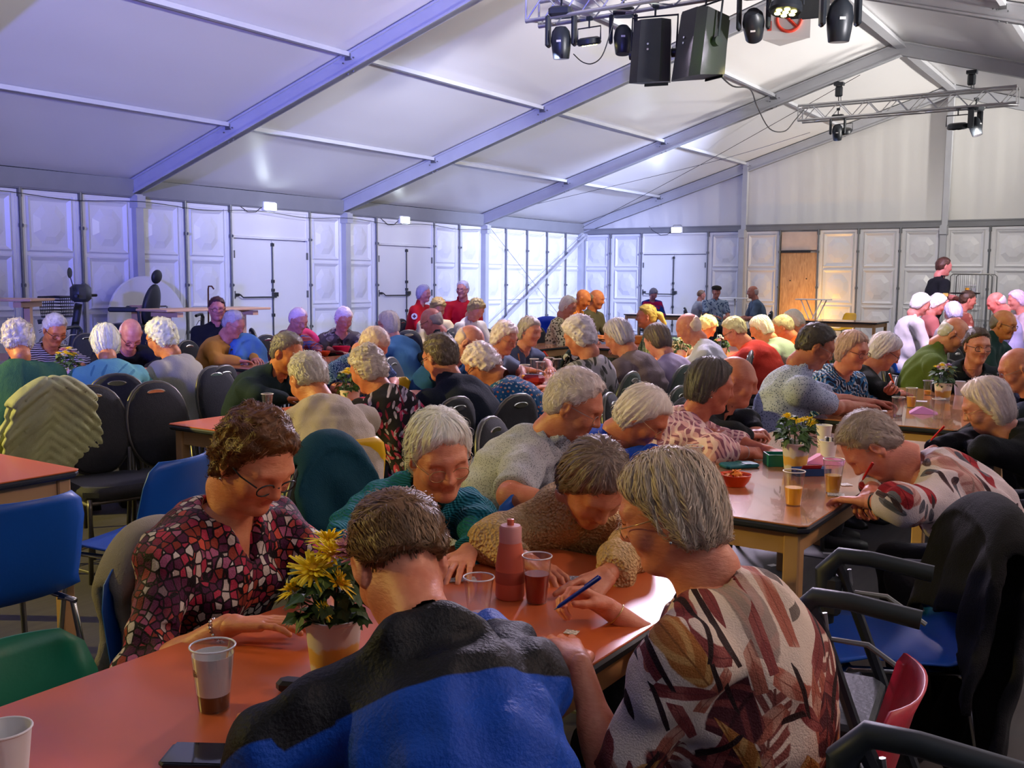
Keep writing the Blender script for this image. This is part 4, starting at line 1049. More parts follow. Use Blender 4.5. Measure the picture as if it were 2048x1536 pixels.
def potpaint():
    m, N, L, Bs = newmat('printed_pot'); tc = N.new('ShaderNodeTexCoord'); sx = N.new('ShaderNodeSeparateXYZ'); L.new(tc.outputs['Object'], sx.inputs[0])
    nz = N.new('ShaderNodeTexNoise'); nz.inputs['Scale'].default_value = 26; nz.inputs['Detail'].default_value = 3; L.new(tc.outputs['Object'], nz.inputs[0])
    ad = N.new('ShaderNodeMath'); ad.operation = 'MULTIPLY_ADD'; ad.inputs[1].default_value = .05; L.new(nz.outputs[0], ad.inputs[0]); L.new(sx.outputs[2], ad.inputs[2])
    cr = N.new('ShaderNodeValToRGB'); cr.color_ramp.interpolation = 'LINEAR'; e = cr.color_ramp.elements; e[0].position = .046; e[0].color = (.70, .66, .60, 1); e[1].position = .052; e[1].color = (.72, .42, .08, 1)
    for p, c in ((.082, (.74, .46, .10, 1)), (.090, (.70, .66, .62, 1))): x = e.new(p); x.color = c
    L.new(ad.outputs[0], cr.inputs[0]); L.new(cr.outputs[0], Bs.inputs['Base Color']); Bs.inputs['Roughness'].default_value = .45
    return m
M_POT = potpaint()
def flower_pot(label, loc, blooms, s=1.0, seed=0, nleaf=70, z0=.751, spread=.085, hgt=.13):
    t = thing('potted_chrysanthemum', label, 'flower pot', (loc[0], loc[1], z0), 0, 'potted chrysanthemums on the tables'); t.scale = (s, s, s)
    MB().lathe([(.043, 0), (.045, .005), (.056, .108), (.059, .110), (.059, .116), (.054, .116), (.050, .095), (.0005, .095)], n=28, cap=False).lathe([(.0005, 0), (.043, 0)], n=28, cap=False).build('pot', M_POT, t, smooth=True)
    rr = random.Random(seed)
    pl = MB()
    for k in range(9): a = 2*PI*k/9; pl.tube([(0.02*math.cos(a), .02*math.sin(a), .09), (spread*.4*math.cos(a), spread*.4*math.sin(a), .14), (spread*.7*math.cos(a), spread*.7*math.sin(a), .12+hgt*.75)], .0022, 5)
    fo = pl.build('stems', M_LEAF, t)
    for k in range(nleaf):
        a = rr.uniform(0, 2*PI); q = rr.uniform(0, 1); z = .105+hgt*.85*q; rad = spread*(.45+.6*math.sin(PI*(.15+.75*q)))*rr.uniform(.35, 1)
        o = link('leaf', LEAF, fo, (rad*math.cos(a)*.75, rad*math.sin(a)*.75, z)); o.rotation_euler = (rr.uniform(-.6, .6), rr.uniform(-.5, .7), a+rr.uniform(-.7, .7)); sc = rr.uniform(.7, 1.25); o.scale = (sc, sc, sc)
    for (x, y, z, c, sz, tx, ty) in blooms:
        o = link('blossom', FLW[c], t, (x, y, z)); o.scale = (sz,)*3; o.rotation_euler = (tx, ty, rr.uniform(0, 6))
    return t
def mum_blooms(cols, n, seed, spread=.075, z=.235):
    rr = random.Random(seed); out = []
    for k in range(n):
        a = 2*PI*k/n+rr.uniform(-.3, .3); q = rr.uniform(.25, 1); x, y = spread*q*math.cos(a), spread*q*math.sin(a)
        out.append((x, y, z-.05*q*q+rr.uniform(-.01, .01), cols[k % len(cols)], rr.uniform(.75, 1.05), -y*7, x*7))
    return out
def bowl(label, loc, col, r=.07, h=.05, fill=None, z0=.751):
    t = thing('snack_bowl', label, 'bowl', (loc[0], loc[1], z0), 0, 'plastic snack bowls')
    MB().lathe([(.0005, 0), (r*.6, 0), (r*.82, h*.45), (r, h), (r*.97, h), (r*.79, h*.47), (r*.57, .004), (.0005, .004)], n=28, cap=False).build('bowl_shell', mat('bowl_'+col, col, .3, var=.05), t, smooth=True)
    if fill:
        rr = random.Random(5); fm = mat('crisps', (.80, .28, .03), .6, var=.2, vscale=80)
        for k in range(14):
            a = rr.uniform(0, 6.28); q = rr.uniform(0, .7)*r; mb = MB(); c = Vector((q*math.cos(a), q*math.sin(a), h*.75+rr.uniform(0, .022)*(1-q/r)))
            R_ = Matrix.Rotation(rr.uniform(0, 6), 3, 'Z')@Matrix.Rotation(rr.uniform(-.9, .9), 3, 'X'); pts = [R_@Vector(p)+c for p in ((-.02, -.012, 0), (.02, -.014, .004), (.0, .022, .0), (0, 0, .006), (-.02, -.012, -.002), (.02, -.014, .002), (0, .022, -.002))]
            mb.add(pts, [(0, 1, 3), (1, 2, 3), (2, 0, 3), (4, 6, 5), (0, 4, 5, 1), (1, 5, 6, 2), (2, 6, 4, 0)]).build('crisp', fm, t)
    return t
def pen(label, a, b, col, tipc=None, group='pens in hands'):
    a = Vector(a); b = Vector(b); t = thing('pen', label, 'pen', a, 0, group); d = b-a; u = d.normalized(); m_ = mat('pen_'+col, col, .3)
    MB().tube([u*.012, u*.02, d*.95, d], [.0024, .0042, .0042, .0036], 10).build('barrel', m_, t, smooth=True)
    MB().tube([Vector((0, 0, 0)), u*.012], [.0006, .0024], 8).build('tip', mat('pen_tip', tipc or (.35, .35, .36), .3, metal=.6), t, smooth=True)
    s_ = u.orthogonal().normalized(); MB().tube([d*.98+s_*.002, d*.97+s_*.007, d*.68+s_*.006], .0015, 6).build('clip', m_, t)
    return t
def card(label, loc, wd, dp, rz, z0=.7515, lines=0, col=None, group='paper bingo slips'):
    t = thing('paper_slip', label, 'paper', (loc[0], loc[1], z0), rz, group); MB().box((0, 0, .0006), (wd, dp, .0012)).build('sheet', col or M_PAPER, t)
    if lines:
        mb = MB(); rr = random.Random(3); ink = mat('print_ink', (.16, .16, .18), .8)
        for k in range(lines):
            y = dp*(-.38+.76*k/(lines-1)); x = -wd*.44
            while x < wd*.40: l = rr.uniform(.004, .016); mb.box((x+l/2, y, .0014), (l, dp*.05, .0004)); x += l+.004
        p = mb.build('print', ink, t); p['kind'] = 'stuff'
    return t
# ------------------------------------------------------------------ dining tables
TX = {'A': (12.95, 13.74), 'B': (10.23, 11.03), 'C': (7.66, 8.45)}
def trow(row, ya, yb, label, top=None): return table(label, TX[row][0], TX[row][1], ya, yb, top=top)
trow('A', -25.12, -23.02, 'orange dining table nearest the camera with the pink bottle on it')
trow('A', -22.34, -20.29, 'dining table with the orange crisp bowl and glass of orange juice', M_LAM2)
trow('A', -19.78, -17.71, 'dining table with the mixed lilac and yellow flower pot', M_LAM2)
trow('A', -16.55, -14.60, 'dining table behind the man in the green cardigan')
trow('B', -25.23, -23.12, 'empty orange table at the left edge with rounded black rim')
trow('B', -22.12, -20.05, 'table with yellow underframe edge between the beige jacket and dark jacket men')
trow('B', -19.49, -17.46, 'table with the red purse and plastic beakers', M_LAM2)
trow('B', -16.98, -14.14, 'brightly lit table in front of the people in orange tops')
trow('C', -22.44, -20.21, 'table between the green sweater and the striped top', M_LAM2)
trow('C', -19.71, -17.26, 'table with the bright pink bowl', M_LAM2)
table('table in front of the woman in the white blouse', 7.91, 8.69, -16.82, -15.03, top=M_LAM2)
table('small lit table beside the leopard print blouse', 8.85, 9.58, -15.37, -13.36)
table('long pale table in front of the far double door', 3.90, 6.79, -4.79, -4.01, top=mat('pale_table', (.62, .47, .38), .4))
table('brown table under the far plywood door', 7.91, 9.80, -5.57, -4.56, top=M_LAM2)
table('table at which the spotlit group in white shirts sits', 12.25, 12.90, -13.36, -10.02)
# ------------------------------------------------------------------ people
def P(label, px, py, d, face, lod, shirt, chair='b', choff=.06, **k):
    inf = person(label, atd(px, py, d), face, lod, shirt, **k)
    b = inf['base']; dr = np.array([math.cos(inf['ang']), math.sin(inf['ang']), 0]); loc = b+dr*choff
    inf['chair'] = loc; inf['face'] = face
    if chair:
        ws = label.split(); kind_ = 'round-backed banquet chair' if chair in ('b', 'g') else chair+' plastic chair'
        cl = kind_+' under the '+' '.join(ws)
        cl = ' '.join(cl.split()[:16]).rstrip(',')
        while cl.split()[-1] in ('in', 'with', 'and', 'the', 'of', 'on', 'by', 'at', 'to', 'over', 'a', 'seen', 'beside', 'behind', 'between', 'from'): cl = ' '.join(cl.split()[:-1]).rstrip(',')
        if chair in ('b', 'g'): banquet_chair(cl, loc, face, chair == 'g')
        else: plastic_chair(cl, loc, face, chair)
    return inf
TZ = .785
c_mosaic = cloth('mosaic_blouse', ['150b10', 'c8b8aa', '7c1e34', 'c8503c', '4a1838', 'a85a78', '8c3424', 'd8cdc0', '5c2340', 'b03048'], 'mosaic', 1.5, .7)
p1 = P('person in multicoloured mosaic blouse with brown wavy hair, hand flat on table', 512, 920, 2.16, 2, 0, c_mosaic, 'blue', hair=('curly', '6a4018', '3a2008', .016), skin='d49a74', pitch=.62, yaw=-.12, handR=atz(455, 1250, .785), poseR='flat', handL=atz(640, 1195, .78), tl=.455, choff=.12, glasses='black', sleeve=1.35, vneck=1.0, seed=3, bulk=1.18, trousers='7a2438', elbow=.6)
c_teal = cloth('knit_teal', ['0c6c7c'], 'knit', bump=.9)
p2 = P('person in teal cable-knit cardigan with white hair leaning on table', 880, 908, 2.59, -18, 0, c_teal, 'b', hair=('full', 'e2d8c8', 'b0a490', .012), skin='d8a080', sex='m', pitch=.42, yaw=-.30, roll=.12, handL=atz(935, 1105, TZ), poseL='flat', handR=atz(790, 1120, TZ), glasses='gold', sleeve=1.95, collar='jacket', seed=4)
c_fleece = cloth('boucle_camel', ['d0aa74', '9a784c'], bump=1.0)
p3 = P('person in camel teddy fleece jacket with brown hair bent over table', 1188, 968, 2.50, -48, 0, c_fleece, 'blue', choff=.14, hair=('full', '7c685a', '463630', .018), skin='c08868', pitch=.85, yaw=.25, handL=atz(1215, 1150, TZ), poseL='point', handR=atz(1050, 1120, TZ), sleeve=1.9, collar='jacket', seed=5)
c_jblue = cloth('blue_jacket', ['0846a8'], rough=.6, bscale=30, bump=.3)
def two_tone(m, c):
    N, L = m.node_tree.nodes, m.node_tree.links; B_ = N['Principled BSDF']; src = B_.inputs['Base Color'].links[0].from_socket
    at = N.new('ShaderNodeAttribute'); at.attribute_name = 'yoke'; mr = N.new('ShaderNodeMapRange'); mr.inputs[1].default_value = -.002; mr.inputs[2].default_value = .002
    mx = N.new('ShaderNodeMixRGB'); mx.inputs[2].default_value = hexc(c)+(1,); L.new(at.outputs['Fac'], mr.inputs[0]); L.new(mr.outputs[0], mx.inputs[0]); L.new(src, mx.inputs[1]); L.new(mx.outputs[0], B_.inputs['Base Color'])
two_tone(c_jblue, '101216')
def boyreg(c, I):
    q = (c-I['NB'])@I['tu']; A, Bq = np.array(I['SH'][0]), np.array(I['SH'][1]); ab = Bq-A; t = np.clip(((c-A)@ab)/(ab@ab), 0, 1); dseg = np.linalg.norm(c-A-t[:, None]*ab, axis=1)
    S, E = np.array(I['arms'][0][0]), np.array(I['arms'][0][1]); se = E-S; t2 = ((c-S)@se)/(se@se)
    upper = np.minimum.reduce([c[:, 1]-.13, (t2+.1)*.28, (.85-t2)*.28, (c-S-t2[:, None]*se)[:, 2]-.018])
    return np.maximum(np.minimum(q+.105, .22-dseg), upper)
p4 = P('person in bright blue sports jacket with black yoke, seen from behind', 798, 1125, 1.62, 150, 0, c_jblue, 'blue', choff=.14, hair=('fade', '7c5c3c', '4a3420', .015), skin='d89a7c', sex='m', pitch=.78, yaw=-.05, scale=.95, bulk=1.10, handL=atz(560, 1480, .77)+np.array([-.04, .0, 0]), handR=atz(900, 1250, .77), elbow=.25, sleeve=2, collar='hood', seed=6, region=boyreg, strandn=5200)
c_trop = cloth('tropical_blouse', ['dcc6b0'], 'leafy', [(7, .12, .050, 230, '84443a', 'dcc6b0', .55), (12, .085, .017, 80, 'a85e48', 'c08a72', .42), (9, .085, .040, 150, '4a1c20', '7c3832', .34), (13, .085, .014, 80, '7c3430', '904a42', .34), (9, .06, .034, 150, 'a8662c', 'c49050', .30), (15, .07, .006, 30, '2a1412', '2a1412', .45)], .75)
p5 = P('person in cream and rust leaf print blouse with grey-blond bob, writing', 1338, 1024, 1.78, 188, 0, c_trop, 'red', choff=.0, tl=.44, scale=.93, hair=('full', 'b4a28c', '6c5a4a', .014), skin='d89a7c', pitch=.38, yaw=.12, glasses='gold', handR=atz(1215, 1215, TZ), poseR='hold', handL=atz(1160, 1330, .78), sleeve=.95, seed=7, bulk=1.38, neck=.75, strandn=5200)
c_grey = cloth('grey_shirt', ['b0b0b4', '66686c'], 'speckle', 1.4, .8)
p6 = P('person in grey fine-check short-sleeved shirt with white hair', 1150, 810, 3.32, 14, 0, c_grey, 'b', hair=('short', 'c8bcb8', '8c8480', .016), skin='c08468', sex='m', pitch=.48, glasses='steel', sleeve=.85, collar='shirt', seed=8, bulk=1.15, handL=atz(1330, 935, TZ), handR=atz(1120, 1010, TZ))
c_roy = cloth('royal_blue_cardigan', ['0a3ca8'])
p7 = P('person in royal blue cardigan with white hair, hand at mouth', 1287, 832, 3.62, 10, 0, c_roy, 'b', hair=('full', 'd8c8c0', 'a89890', .010), skin='b87858', pitch=.72, glasses='gold', sleeve=1.9, seed=9, handL=atd(1312, 905, 3.47), poseL='rest', handR=atz(1330, 925, TZ))
c_pink = cloth('pink_cardigan', ['e0acb0', '945c70', 'ecccc8'], 'zebra', 1.3)
p8 = P('person in pink patterned cardigan with dark grey hair looking right', 1422, 772, 4.14, 34, 0, c_pink, 'b', hair=('full', '5c5450', '2e2826', .018), skin='b8745c', pitch=.25, sleeve=1.5, seed=10, handL=atz(1530, 900, TZ), handR=atz(1500, 905, TZ), poseR='hold', vneck=.6, strandn=2500)
c_dk = cloth('black_jacket', ['15171c']); c_navy = cloth('navy_blazer', ['0c1626']); c_dgreen = cloth('dark_green_jacket', ['14282c'])
P('person in black jacket with bald head between pink cardigan and speckled shirt', 1472, 762, 4.50, 12, 1, c_dk, 'b', hair=('bald', 'b8b0ac', None, .012), skin='c48a74', sex='m', pitch=.28, sleeve=2, collar='jacket', seed=11)
c_speck = cloth('pale_blue_speckle', ['b4bcd4', '46527a'], 'speckle', .8)
p10 = P('person in pale blue speckled shirt reaching across the table', 1632, 692, 5.25, 26, 1, c_speck, 'b', hair=('short', '4c4440', '2a2624', .013), skin='b47860', sex='m', pitch=.50, glasses='steel', sleeve=.85, collar='shirt', seed=12, bulk=1.15, handL=atz(1745, 805, TZ), poseL='hold', handR=atz(1725, 812, TZ))
c_zeb = cloth('zebra_blouse', ['101c34', 'b8c0c8', '2a6a9a'], 'zebra', 1.6)
P('person in blue and white wavy print blouse smiling, holding an orange pen', 1706, 700, 5.75, -22, 1, c_zeb, 'b', hair=('full', 'b89888', '6c5448', .012), skin='c88c78', pitch=.28, glasses='red', sleeve=1.8, seed=13, bulk=1.15, handL=atz(1772, 788, .80), poseL='hold', vneck=.4)
P('person in black cardigan with white hair and black spectacles in profile', 1770, 702, 6.15, 24, 1, cloth('black_cardigan', ['12140f']), 'b', hair=('full', 'd0c8cc', '9c949c', .014), skin='c48a78', pitch=.55, glasses='black', sleeve=1.9, seed=14)
P('person in moss green cardigan over blue shirt, bald with spectacles', 1908, 668, 6.85, 8, 1, cloth('moss_cardigan', ['56682e']), 'b', hair=('bald', 'a8a49c', None, .010), skin='c49078', sex='m', pitch=.68, glasses='steel', sleeve=2, collar='jacket', seed=15, bulk=1.15)
P('person in dark jumper with short dark hair and round black glasses facing the camera', 1955, 692, 6.45, -58, 1, cloth('ink_jumper', ['10181e']), 'b', hair=('short', '4a3828', '241a12', .010), skin='c4907c', sex='m', pitch=.12, glasses='black', sleeve=2, seed=16)
P('person in bottle green jacket with striped tie at right edge', 2008, 648, 7.9, -14, 1, cloth('bottle_green', ['12302e']), 'b', hair=('bald', '6c6458', None, .010), skin='b88858', sex='m', pitch=.28, glasses='black', sleeve=2, collar='jacket', seed=17)
P('bald person in navy top cut off by the right edge of the picture', 2035, 738, 5.3, 206, 1, cloth('navy_top', ['141e38']), 'b', hair=('bald', '9c9498', None, .010), skin='c08878', sex='m', pitch=.42, glasses='steel', sleeve=2, collar='shirt', seed=18)
p17 = P('person in black top with smooth white bob and thin glasses', 1972, 812, 4.15, 196, 0, cloth('black_top', ['0e1016']), 'b', hair=('bob', 'cfc0bc', '9c8c8c', .020), skin='c89484', pitch=.45, glasses='gold', sleeve=2, seed=19, bulk=1.1, handR=atz(1870, 895, TZ), poseR='hold', strandn=2600)
c_rose = cloth('rose_blouse', ['cfc2c6'], 'leafy', [(9, .045, .045, 200, 'c09890', 'a87470', .45), (10, .040, .030, 160, '8c1c28', 'a83038', .32), (15, .028, .013, 60, '50505c', '6c6a74', .55), (17, .022, .010, 60, '3c2c34', '5a4448', .4)])
p18 = P('person in white rose print blouse bent low over paper slips', 1742, 892, 3.25, 202, 0, c_rose, 'b', hair=('short', 'a09088', '54484a', .017), skin='cc9080', pitch=.98, sleeve=1.7, seed=20, bulk=1.15, handR=atz(1738, 985, TZ), poseR='hold', handL=atz(1735, 1003, TZ), poseL='rest', neck=.9, strandn=2600)
# --- second row
P('person in dark quilted jacket with grey cropped hair in yellow light', 575, 705, 5.7, 6, 1, c_dgreen, 'b', hair=('short', '8c8478', '545048', .010), skin='c88c5c', sex='m', pitch=.42, sleeve=2, collar='jacket', seed=21, bulk=1.12)
P('person in beige zip jacket with hearing aid, seen from behind', 616, 758, 4.35, 158, 1, cloth('beige_jacket', ['b8a894'], bump=.6), 'yellow', choff=.24, hair=('short', 'b4aca4', '88807a', .012), skin='c88c68', sex='m', pitch=.62, yaw=.15, sleeve=2, collar='shirt', seed=22, bulk=1.30, trousers='6a6848')
P('person in black and crimson floral blouse with white collar', 735, 738, 4.85, 178, 1, cloth('dark_floral', ['140e16'], 'leafy', [(20, .022, .010, 150, 'a02850', 'c04468', .6), (26, .016, .008, 200, 'b8aab8', '8c7c90', .5), (24, .018, .006, 60, '7c1830', '5a1028', .5)]), 'b', hair=('curly', 'b0a49c', '807468', .017), skin='c08468', pitch=.50, sleeve=1.6, seed=23, bulk=1.12)
P('person in blue paisley shirt with thin white hair, head bowed', 748, 690, 6.1, -4, 1, cloth('blue_paisley', ['0c2c64', '6c88b4'], 'paisley', 1), 'b', hair=('wispy', 'c8b4ac', None, .006), skin='cc9484', sex='m', pitch=.95, sleeve=.9, seed=24, bulk=1.15)
P('person in navy blazer with short brown hair, seen from behind', 880, 713, 5.0, 172, 1, c_navy, 'b', hair=('short', '6c5c50', '40342c', .010), skin='c08870', sex='m', pitch=.38, glasses='black', sleeve=2, collar='jacket', seed=25, bulk=1.15)
P('person in blue blouse with orange dots and white curls', 962, 728, 5.3, 188, 1, cloth('blue_dots', ['14507c', 'c8a488', 'c46a4c', 'b8b4b8'], 'dots', .9), 'b', hair=('curly', 'dcc4c4', 'b49ca0', .014), skin='b47c68', pitch=.78, glasses='black', sleeve=1.3, seed=26, bulk=1.1)
P('bald person in mid blue shirt bent over behind white curls', 940, 684, 6.6, 18, 1, cloth('mid_blue', ['1c4c80']), 'b', hair=('bald', 'c0a8a0', None, .008), skin='cc9890', sex='m', pitch=.75, glasses='black', sleeve=.9, seed=27)
P('person in grey tee over patterned vest with fluffy white hair', 1010, 676, 7.0, -2, 1, cloth('slate_tee', ['56627a']), 'b', hair=('curly', 'd4c4c4', 'a4949c', .018), skin='b88478', pitch=.42, glasses='gold', sleeve=.8, seed=28, bulk=1.15)
P('person in denim gilet with grey short hair', 1060, 662, 7.6, -8, 2, cloth('denim_gilet', ['3c4660']), 'b', hair=('full', 'a09490', '6c6464', .010), skin='c49084', pitch=.25, sleeve=.6, seed=29, bulk=1.2, vneck=.8)
P('person in grey floral blouse with big white hair, seen from behind', 1157, 672, 6.0, 184, 1, cloth('grey_floral', ['a49ca0'], 'leafy', [(11, .045, .020, 120, '5c5a54', '8c8888', .7), (15, .03, .010, 60, '3c3a3a', '504e4c', .5)]), 'g', hair=('curly', 'cfc4cc', '9c94a4', .026), skin='c08878', pitch=.42, sleeve=1.3, seed=30, bulk=1.15)
P('person in taupe polo shirt with white hair, seen from behind', 1235, 672, 6.6, 178, 1, cloth('taupe_polo', ['6c5c60']), 'g', hair=('full', 'b4acb8', '8c8490', .010), skin='b88478', sex='m', pitch=.50, sleeve=.8, collar='high', seed=31, bulk=1.15)
P('person in pale lilac sweatshirt with brown bob, seen from behind', 1313, 680, 6.9, 168, 1, cloth('pale_lilac', ['b4a4bc']), 'b', hair=('full', '6c5c54', '4c4040', .014), skin='c8948c', pitch=.45, sleeve=2, seed=32)
P('bald person in white shirt leaning left in warm light', 1376, 655, 7.8, 202, 2, cloth('white_shirt', ['c4c4cc']), 'b', hair=('bald', 'c0a898', None, .007), skin='c48c80', sex='m', pitch=.55, sleeve=2, collar='shirt', seed=33)
P('person in patterned green scarf top with blonde ponytail', 1292, 633, 9.5, 212, 2, cloth('green_scarf', ['8c9468', '485438'], 'plaid', 1), 'b', hair=('pony', 'b49c54', '7c6834', .012), skin='c08c78', pitch=.10, sleeve=2, seed=34)
P('person in coral red jumper with grey hair and black glasses', 1468, 662, 8.3, 194, 2, cloth('coral_jumper', ['c83828']), 'b', hair=('short', 'b4ac88', '8c8468', .014), skin='c88c78', sex='m', pitch=.55, glasses='black', sleeve=2, seed=35, bulk=1.25)
P('person in pale green jacket with white hair beside coral jumper', 1521, 657, 8.9, 190, 2, cloth('pale_green', ['8c9c90']), 'b', hair=('full', 'dcdcc4', 'b4b498', .012), skin='d09878', sex='m', pitch=.55, sleeve=2, collar='shirt', seed=36)
P('person in bright orange jumper with short grey hair', 1566, 655, 9.5, 190, 2, cloth('orange_jumper', ['d84c14']), 'b', hair=('short', 'b0a888', '8c8060', .012), skin='d09470', sex='m', pitch=.55, sleeve=2, seed=37)
P('person in green checked shirt with white hair beside orange jumper', 1586, 643, 10.0, 188, 2, cloth('green_check', ['7c8c58', '30402c', 'a8b088'], 'plaid', 1.2), 'b', hair=('full', 'e4dcc4', 'b8b098', .014), skin='d09878', sex='m', pitch=.60, sleeve=2, collar='shirt', seed=38)
P('person with bright white-blonde hair in cream top beyond white shirt', 1413, 655, 9.4, 10, 2, cloth('cream_top', ['c8c0a8']), 'b', hair=('curly', 'e8d8a0', 'c0a868', .016), skin='d8a078', pitch=.7, sleeve=1.5, seed=39)
# --- left side
P('person in forest green sweater with curly grey hair, seen from behind', 35, 680, 5.6, 160, 1, cloth('forest_green', ['2c5c44'], bump=.6), None, hair=('curly', 'b4ac98', '8c8474', .016), skin='c88c58', pitch=.55, sleeve=2, seed=40, bulk=1.25, neck=.8)
P('person in black and white striped top with glasses and earring', 110, 660, 7.2, -8, 1, cloth('striped_top', ['b8b0a8', '1c1820'], 'stripes', 1.3), 'b', hair=('short', 'b4b0a4', '84807a', .016), skin='c48850', pitch=.55, glasses='black', sleeve=1.5, seed=41, vneck=.5)
P('person in aqua blouse with straight white hair, seen from behind', 211, 686, 5.9, 152, 1, cloth('aqua_blouse', ['6cacac'], 'leafy', [(17, .022, .011, 60, '4c8894', '4c8894', .35)]), 'b', hair=('bob', 'dcd4b8', 'b4ac90', .012), skin='cc9464', pitch=.58, sleeve=1.9, seed=42, bulk=1.12)
P('bald person in dark shirt bowing behind aqua blouse', 262, 668, 7.3, -22, 1, cloth('dark_shirt', ['141620']), 'b', hair=('bald', 'c8a898', None, .007), skin='cc988c', sex='m', pitch=.85, glasses='black', sleeve=2, seed=43)
P('person in cream sweater with tousled white hair', 322, 675, 6.2, 194, 1, cloth('cream_sweater', ['b4b09c']), 'b', hair=('curly', 'd8d0ac', 'a49c78', .020), skin='cc9058', pitch=.42, glasses='black', sleeve=2, seed=44, neck=.8)
p43 = P('person in black shirt and denim gilet with dark red hair, microphone at chin', 434, 618, 9.2, -34, 2, cloth('black_denim', ['14161c']), 'b', hair=('short', '4a2020', '2a1414', .012), skin='c88880', pitch=.06, glasses='black', sleeve=.9, collar='shirt', seed=45, bulk=1.3)
P('person in yellow cardigan with short grey hair writing', 468, 648, 8.2, 14, 2, cloth('yellow_cardigan', ['c88c3c']), 'b', hair=('short', 'a49c9c', '6c6468', .010), skin='c89084', pitch=.48, glasses='steel', sleeve=2, seed=46, bulk=1.15)
P('person in red plaid gilet with cropped white hair', 597, 641, 9.0, -6, 2, cloth('red_plaid', ['7c2830', '3c5490', 'b05848'], 'plaid', 1), 'b', hair=('short', 'd0b8c0', 'a8949c', .012), skin='c89490', pitch=.45, glasses='steel', sleeve=2, seed=47, bulk=1.15)
P('person in brown camouflage blouse with white hair', 688, 638, 9.4, -28, 2, cloth('camo_blouse', ['4c4448'], 'leafy', [(11, .05, .025, 90, '8c8488', '6c6468', .6), (14, .035, .016, 90, '2c282c', '3c3434', .5)]), 'b', hair=('curly', 'd4c0c4', 'a8949c', .012), skin='c08c80', pitch=.50, glasses='steel', sleeve=1.5, seed=48, bulk=1.2, vneck=.8)
P('person in denim shirt with blonde bob, seen from behind', 776, 648, 8.6, 188, 2, cloth('denim_shirt', ['4878a0']), 'g', hair=('bob', 'b4a898', '8c8078', .012), skin='c89488', pitch=.25, glasses='black', sleeve=2, seed=49, bulk=1.1)
P('bald person in black blazer with pale collar in profile', 862, 642, 8.6, 204, 2, cloth('black_blazer', ['0e1a24']), 'b', hair=('bald', '8c7c74', None, .008), skin='b87c70', sex='m', pitch=.45, glasses='black', sleeve=2, collar='jacket', seed=50, bulk=1.1)
c_red = cloth('red_first_aid_jacket', ['c80a20'], rough=.6)
pr1 = P('person in red first-aid jacket with grey bob, white round emblem on sleeve', 848, 587, 13.0, 8, 2, c_red, 'b', hair=('full', '9c98a8', '6c6878', .014), skin='c89490', pitch=.10, glasses='steel', sleeve=2, collar='jacket', seed=51, bulk=1.2, vneck=.6)
pr2 = P('person in red first-aid jacket with grey beard, emblem on chest', 925, 579, 13.3, -50, 2, c_red, 'b', hair=('short', 'b0a8b0', '8c848c', .012), skin='c49088', sex='m', pitch=.10, yaw=-.5, glasses='black', sleeve=2, collar='jacket', seed=52, bulk=1.3)
P('person with curly light brown hair beside the red jackets', 876, 616, 11.0, -30, 2, cloth('cream_scarf', ['c4b490']), 'b', hair=('curly', 'a08850', '6c5830', .018), skin='cc9470', pitch=.6, sleeve=1.5, seed=53)
P('person in white blouse with blonde curls in warm light', 953, 619, 10.5, -12, 2, cloth('white_blouse', ['c8c4bc']), 'b', hair=('curly', 'a8945c', '6c5c3c', .018), skin='d09c80', pitch=.70, sleeve=1.8, collar='shirt', seed=54)
P('person in leopard print blouse with blond grey hair', 1137, 612, 11.0, 6, 2, cloth('leopard_blouse', ['c4bc90', '3c3420', '8c8050'], 'leopard', .8), 'b', hair=('full', 'd8c8b0', 'a89880', .010), skin='cc9478', pitch=.42, glasses='steel', sleeve=1.5, seed=55)
P('bald person in orange shirt beside leopard print blouse', 1166, 598, 11.7, 12, 2, cloth('orange_shirt', ['c8781c']), 'b', hair=None, skin='d08c58', sex='m', pitch=.50, sleeve=.9, seed=56)
P('bald person in olive shirt beside orange shirt', 1194, 598, 12.0, 4, 2, cloth('olive_shirt', ['585444']), 'b', hair=('bald', '8c7c68', None, .006), skin='cc8c64', sex='m', pitch=.28, sleeve=.9, collar='shirt', seed=57, bulk=1.1)
P('person in blue and magenta coat resting head at far pale table', 1307, 588, 19.5, -50, 2, cloth('blue_magenta', ['143c8c', 'b4144c', '143c8c'], 'plaid', .25), 'b', hair=('full', '8c8ca0', '6c6c80', .014), skin='c898a0', pitch=.7, sleeve=2, seed=58)
pb = P('child in white printed T-shirt at the far table', 1403, 590, 20.0, 34, 2, cloth('white_tee', ['b8bcc8']), 'b', hair=('fade', '8c6c50', '5c4430', .008), skin='c89488', sex='m', pitch=.10, scale=.85, sleeve=.8, seed=59)
pc = P('person in flat cap and blue leaf print shirt at the far table', 1433, 583, 19.3, -46, 2, cloth('leaf_shirt', ['9cb0cc'], 'leafy', [(13, .04, .016, 120, '3c547c', '6c84ac', .8)]), 'b', hair=('short', '54504c', None, .008), skin='c08c84', sex='m', pitch=.05, sleeve=.8, collar='shirt', seed=60, bulk=1.25)
P('bald person in steel blue shirt in profile by the far gable post', 1505, 584, 18.0, 212, 2, cloth('steel_blue', ['5c708c']), 'b', hair=('bald', 'b0a0a0', None, .008), skin='c08c80', sex='m', pitch=.15, sleeve=.9, collar='shirt', seed=61, bulk=1.2)
pw = person('standing waiter in black polo shirt carrying a tray of drinks', atd(1888, 533, 12.6), 34, 2, cloth('black_polo', ['10141c']), hair=('short', '54342c', '2c1c18', .010), skin='d09494', sex='m', pitch=.22, sleeve=.85, collar='shirt', seed=62, stand=True, lean=.16, handL=atd(1928, 600, 12.2), handR=atd(1922, 606, 12.3), poseL='rest', bulk=1.05)
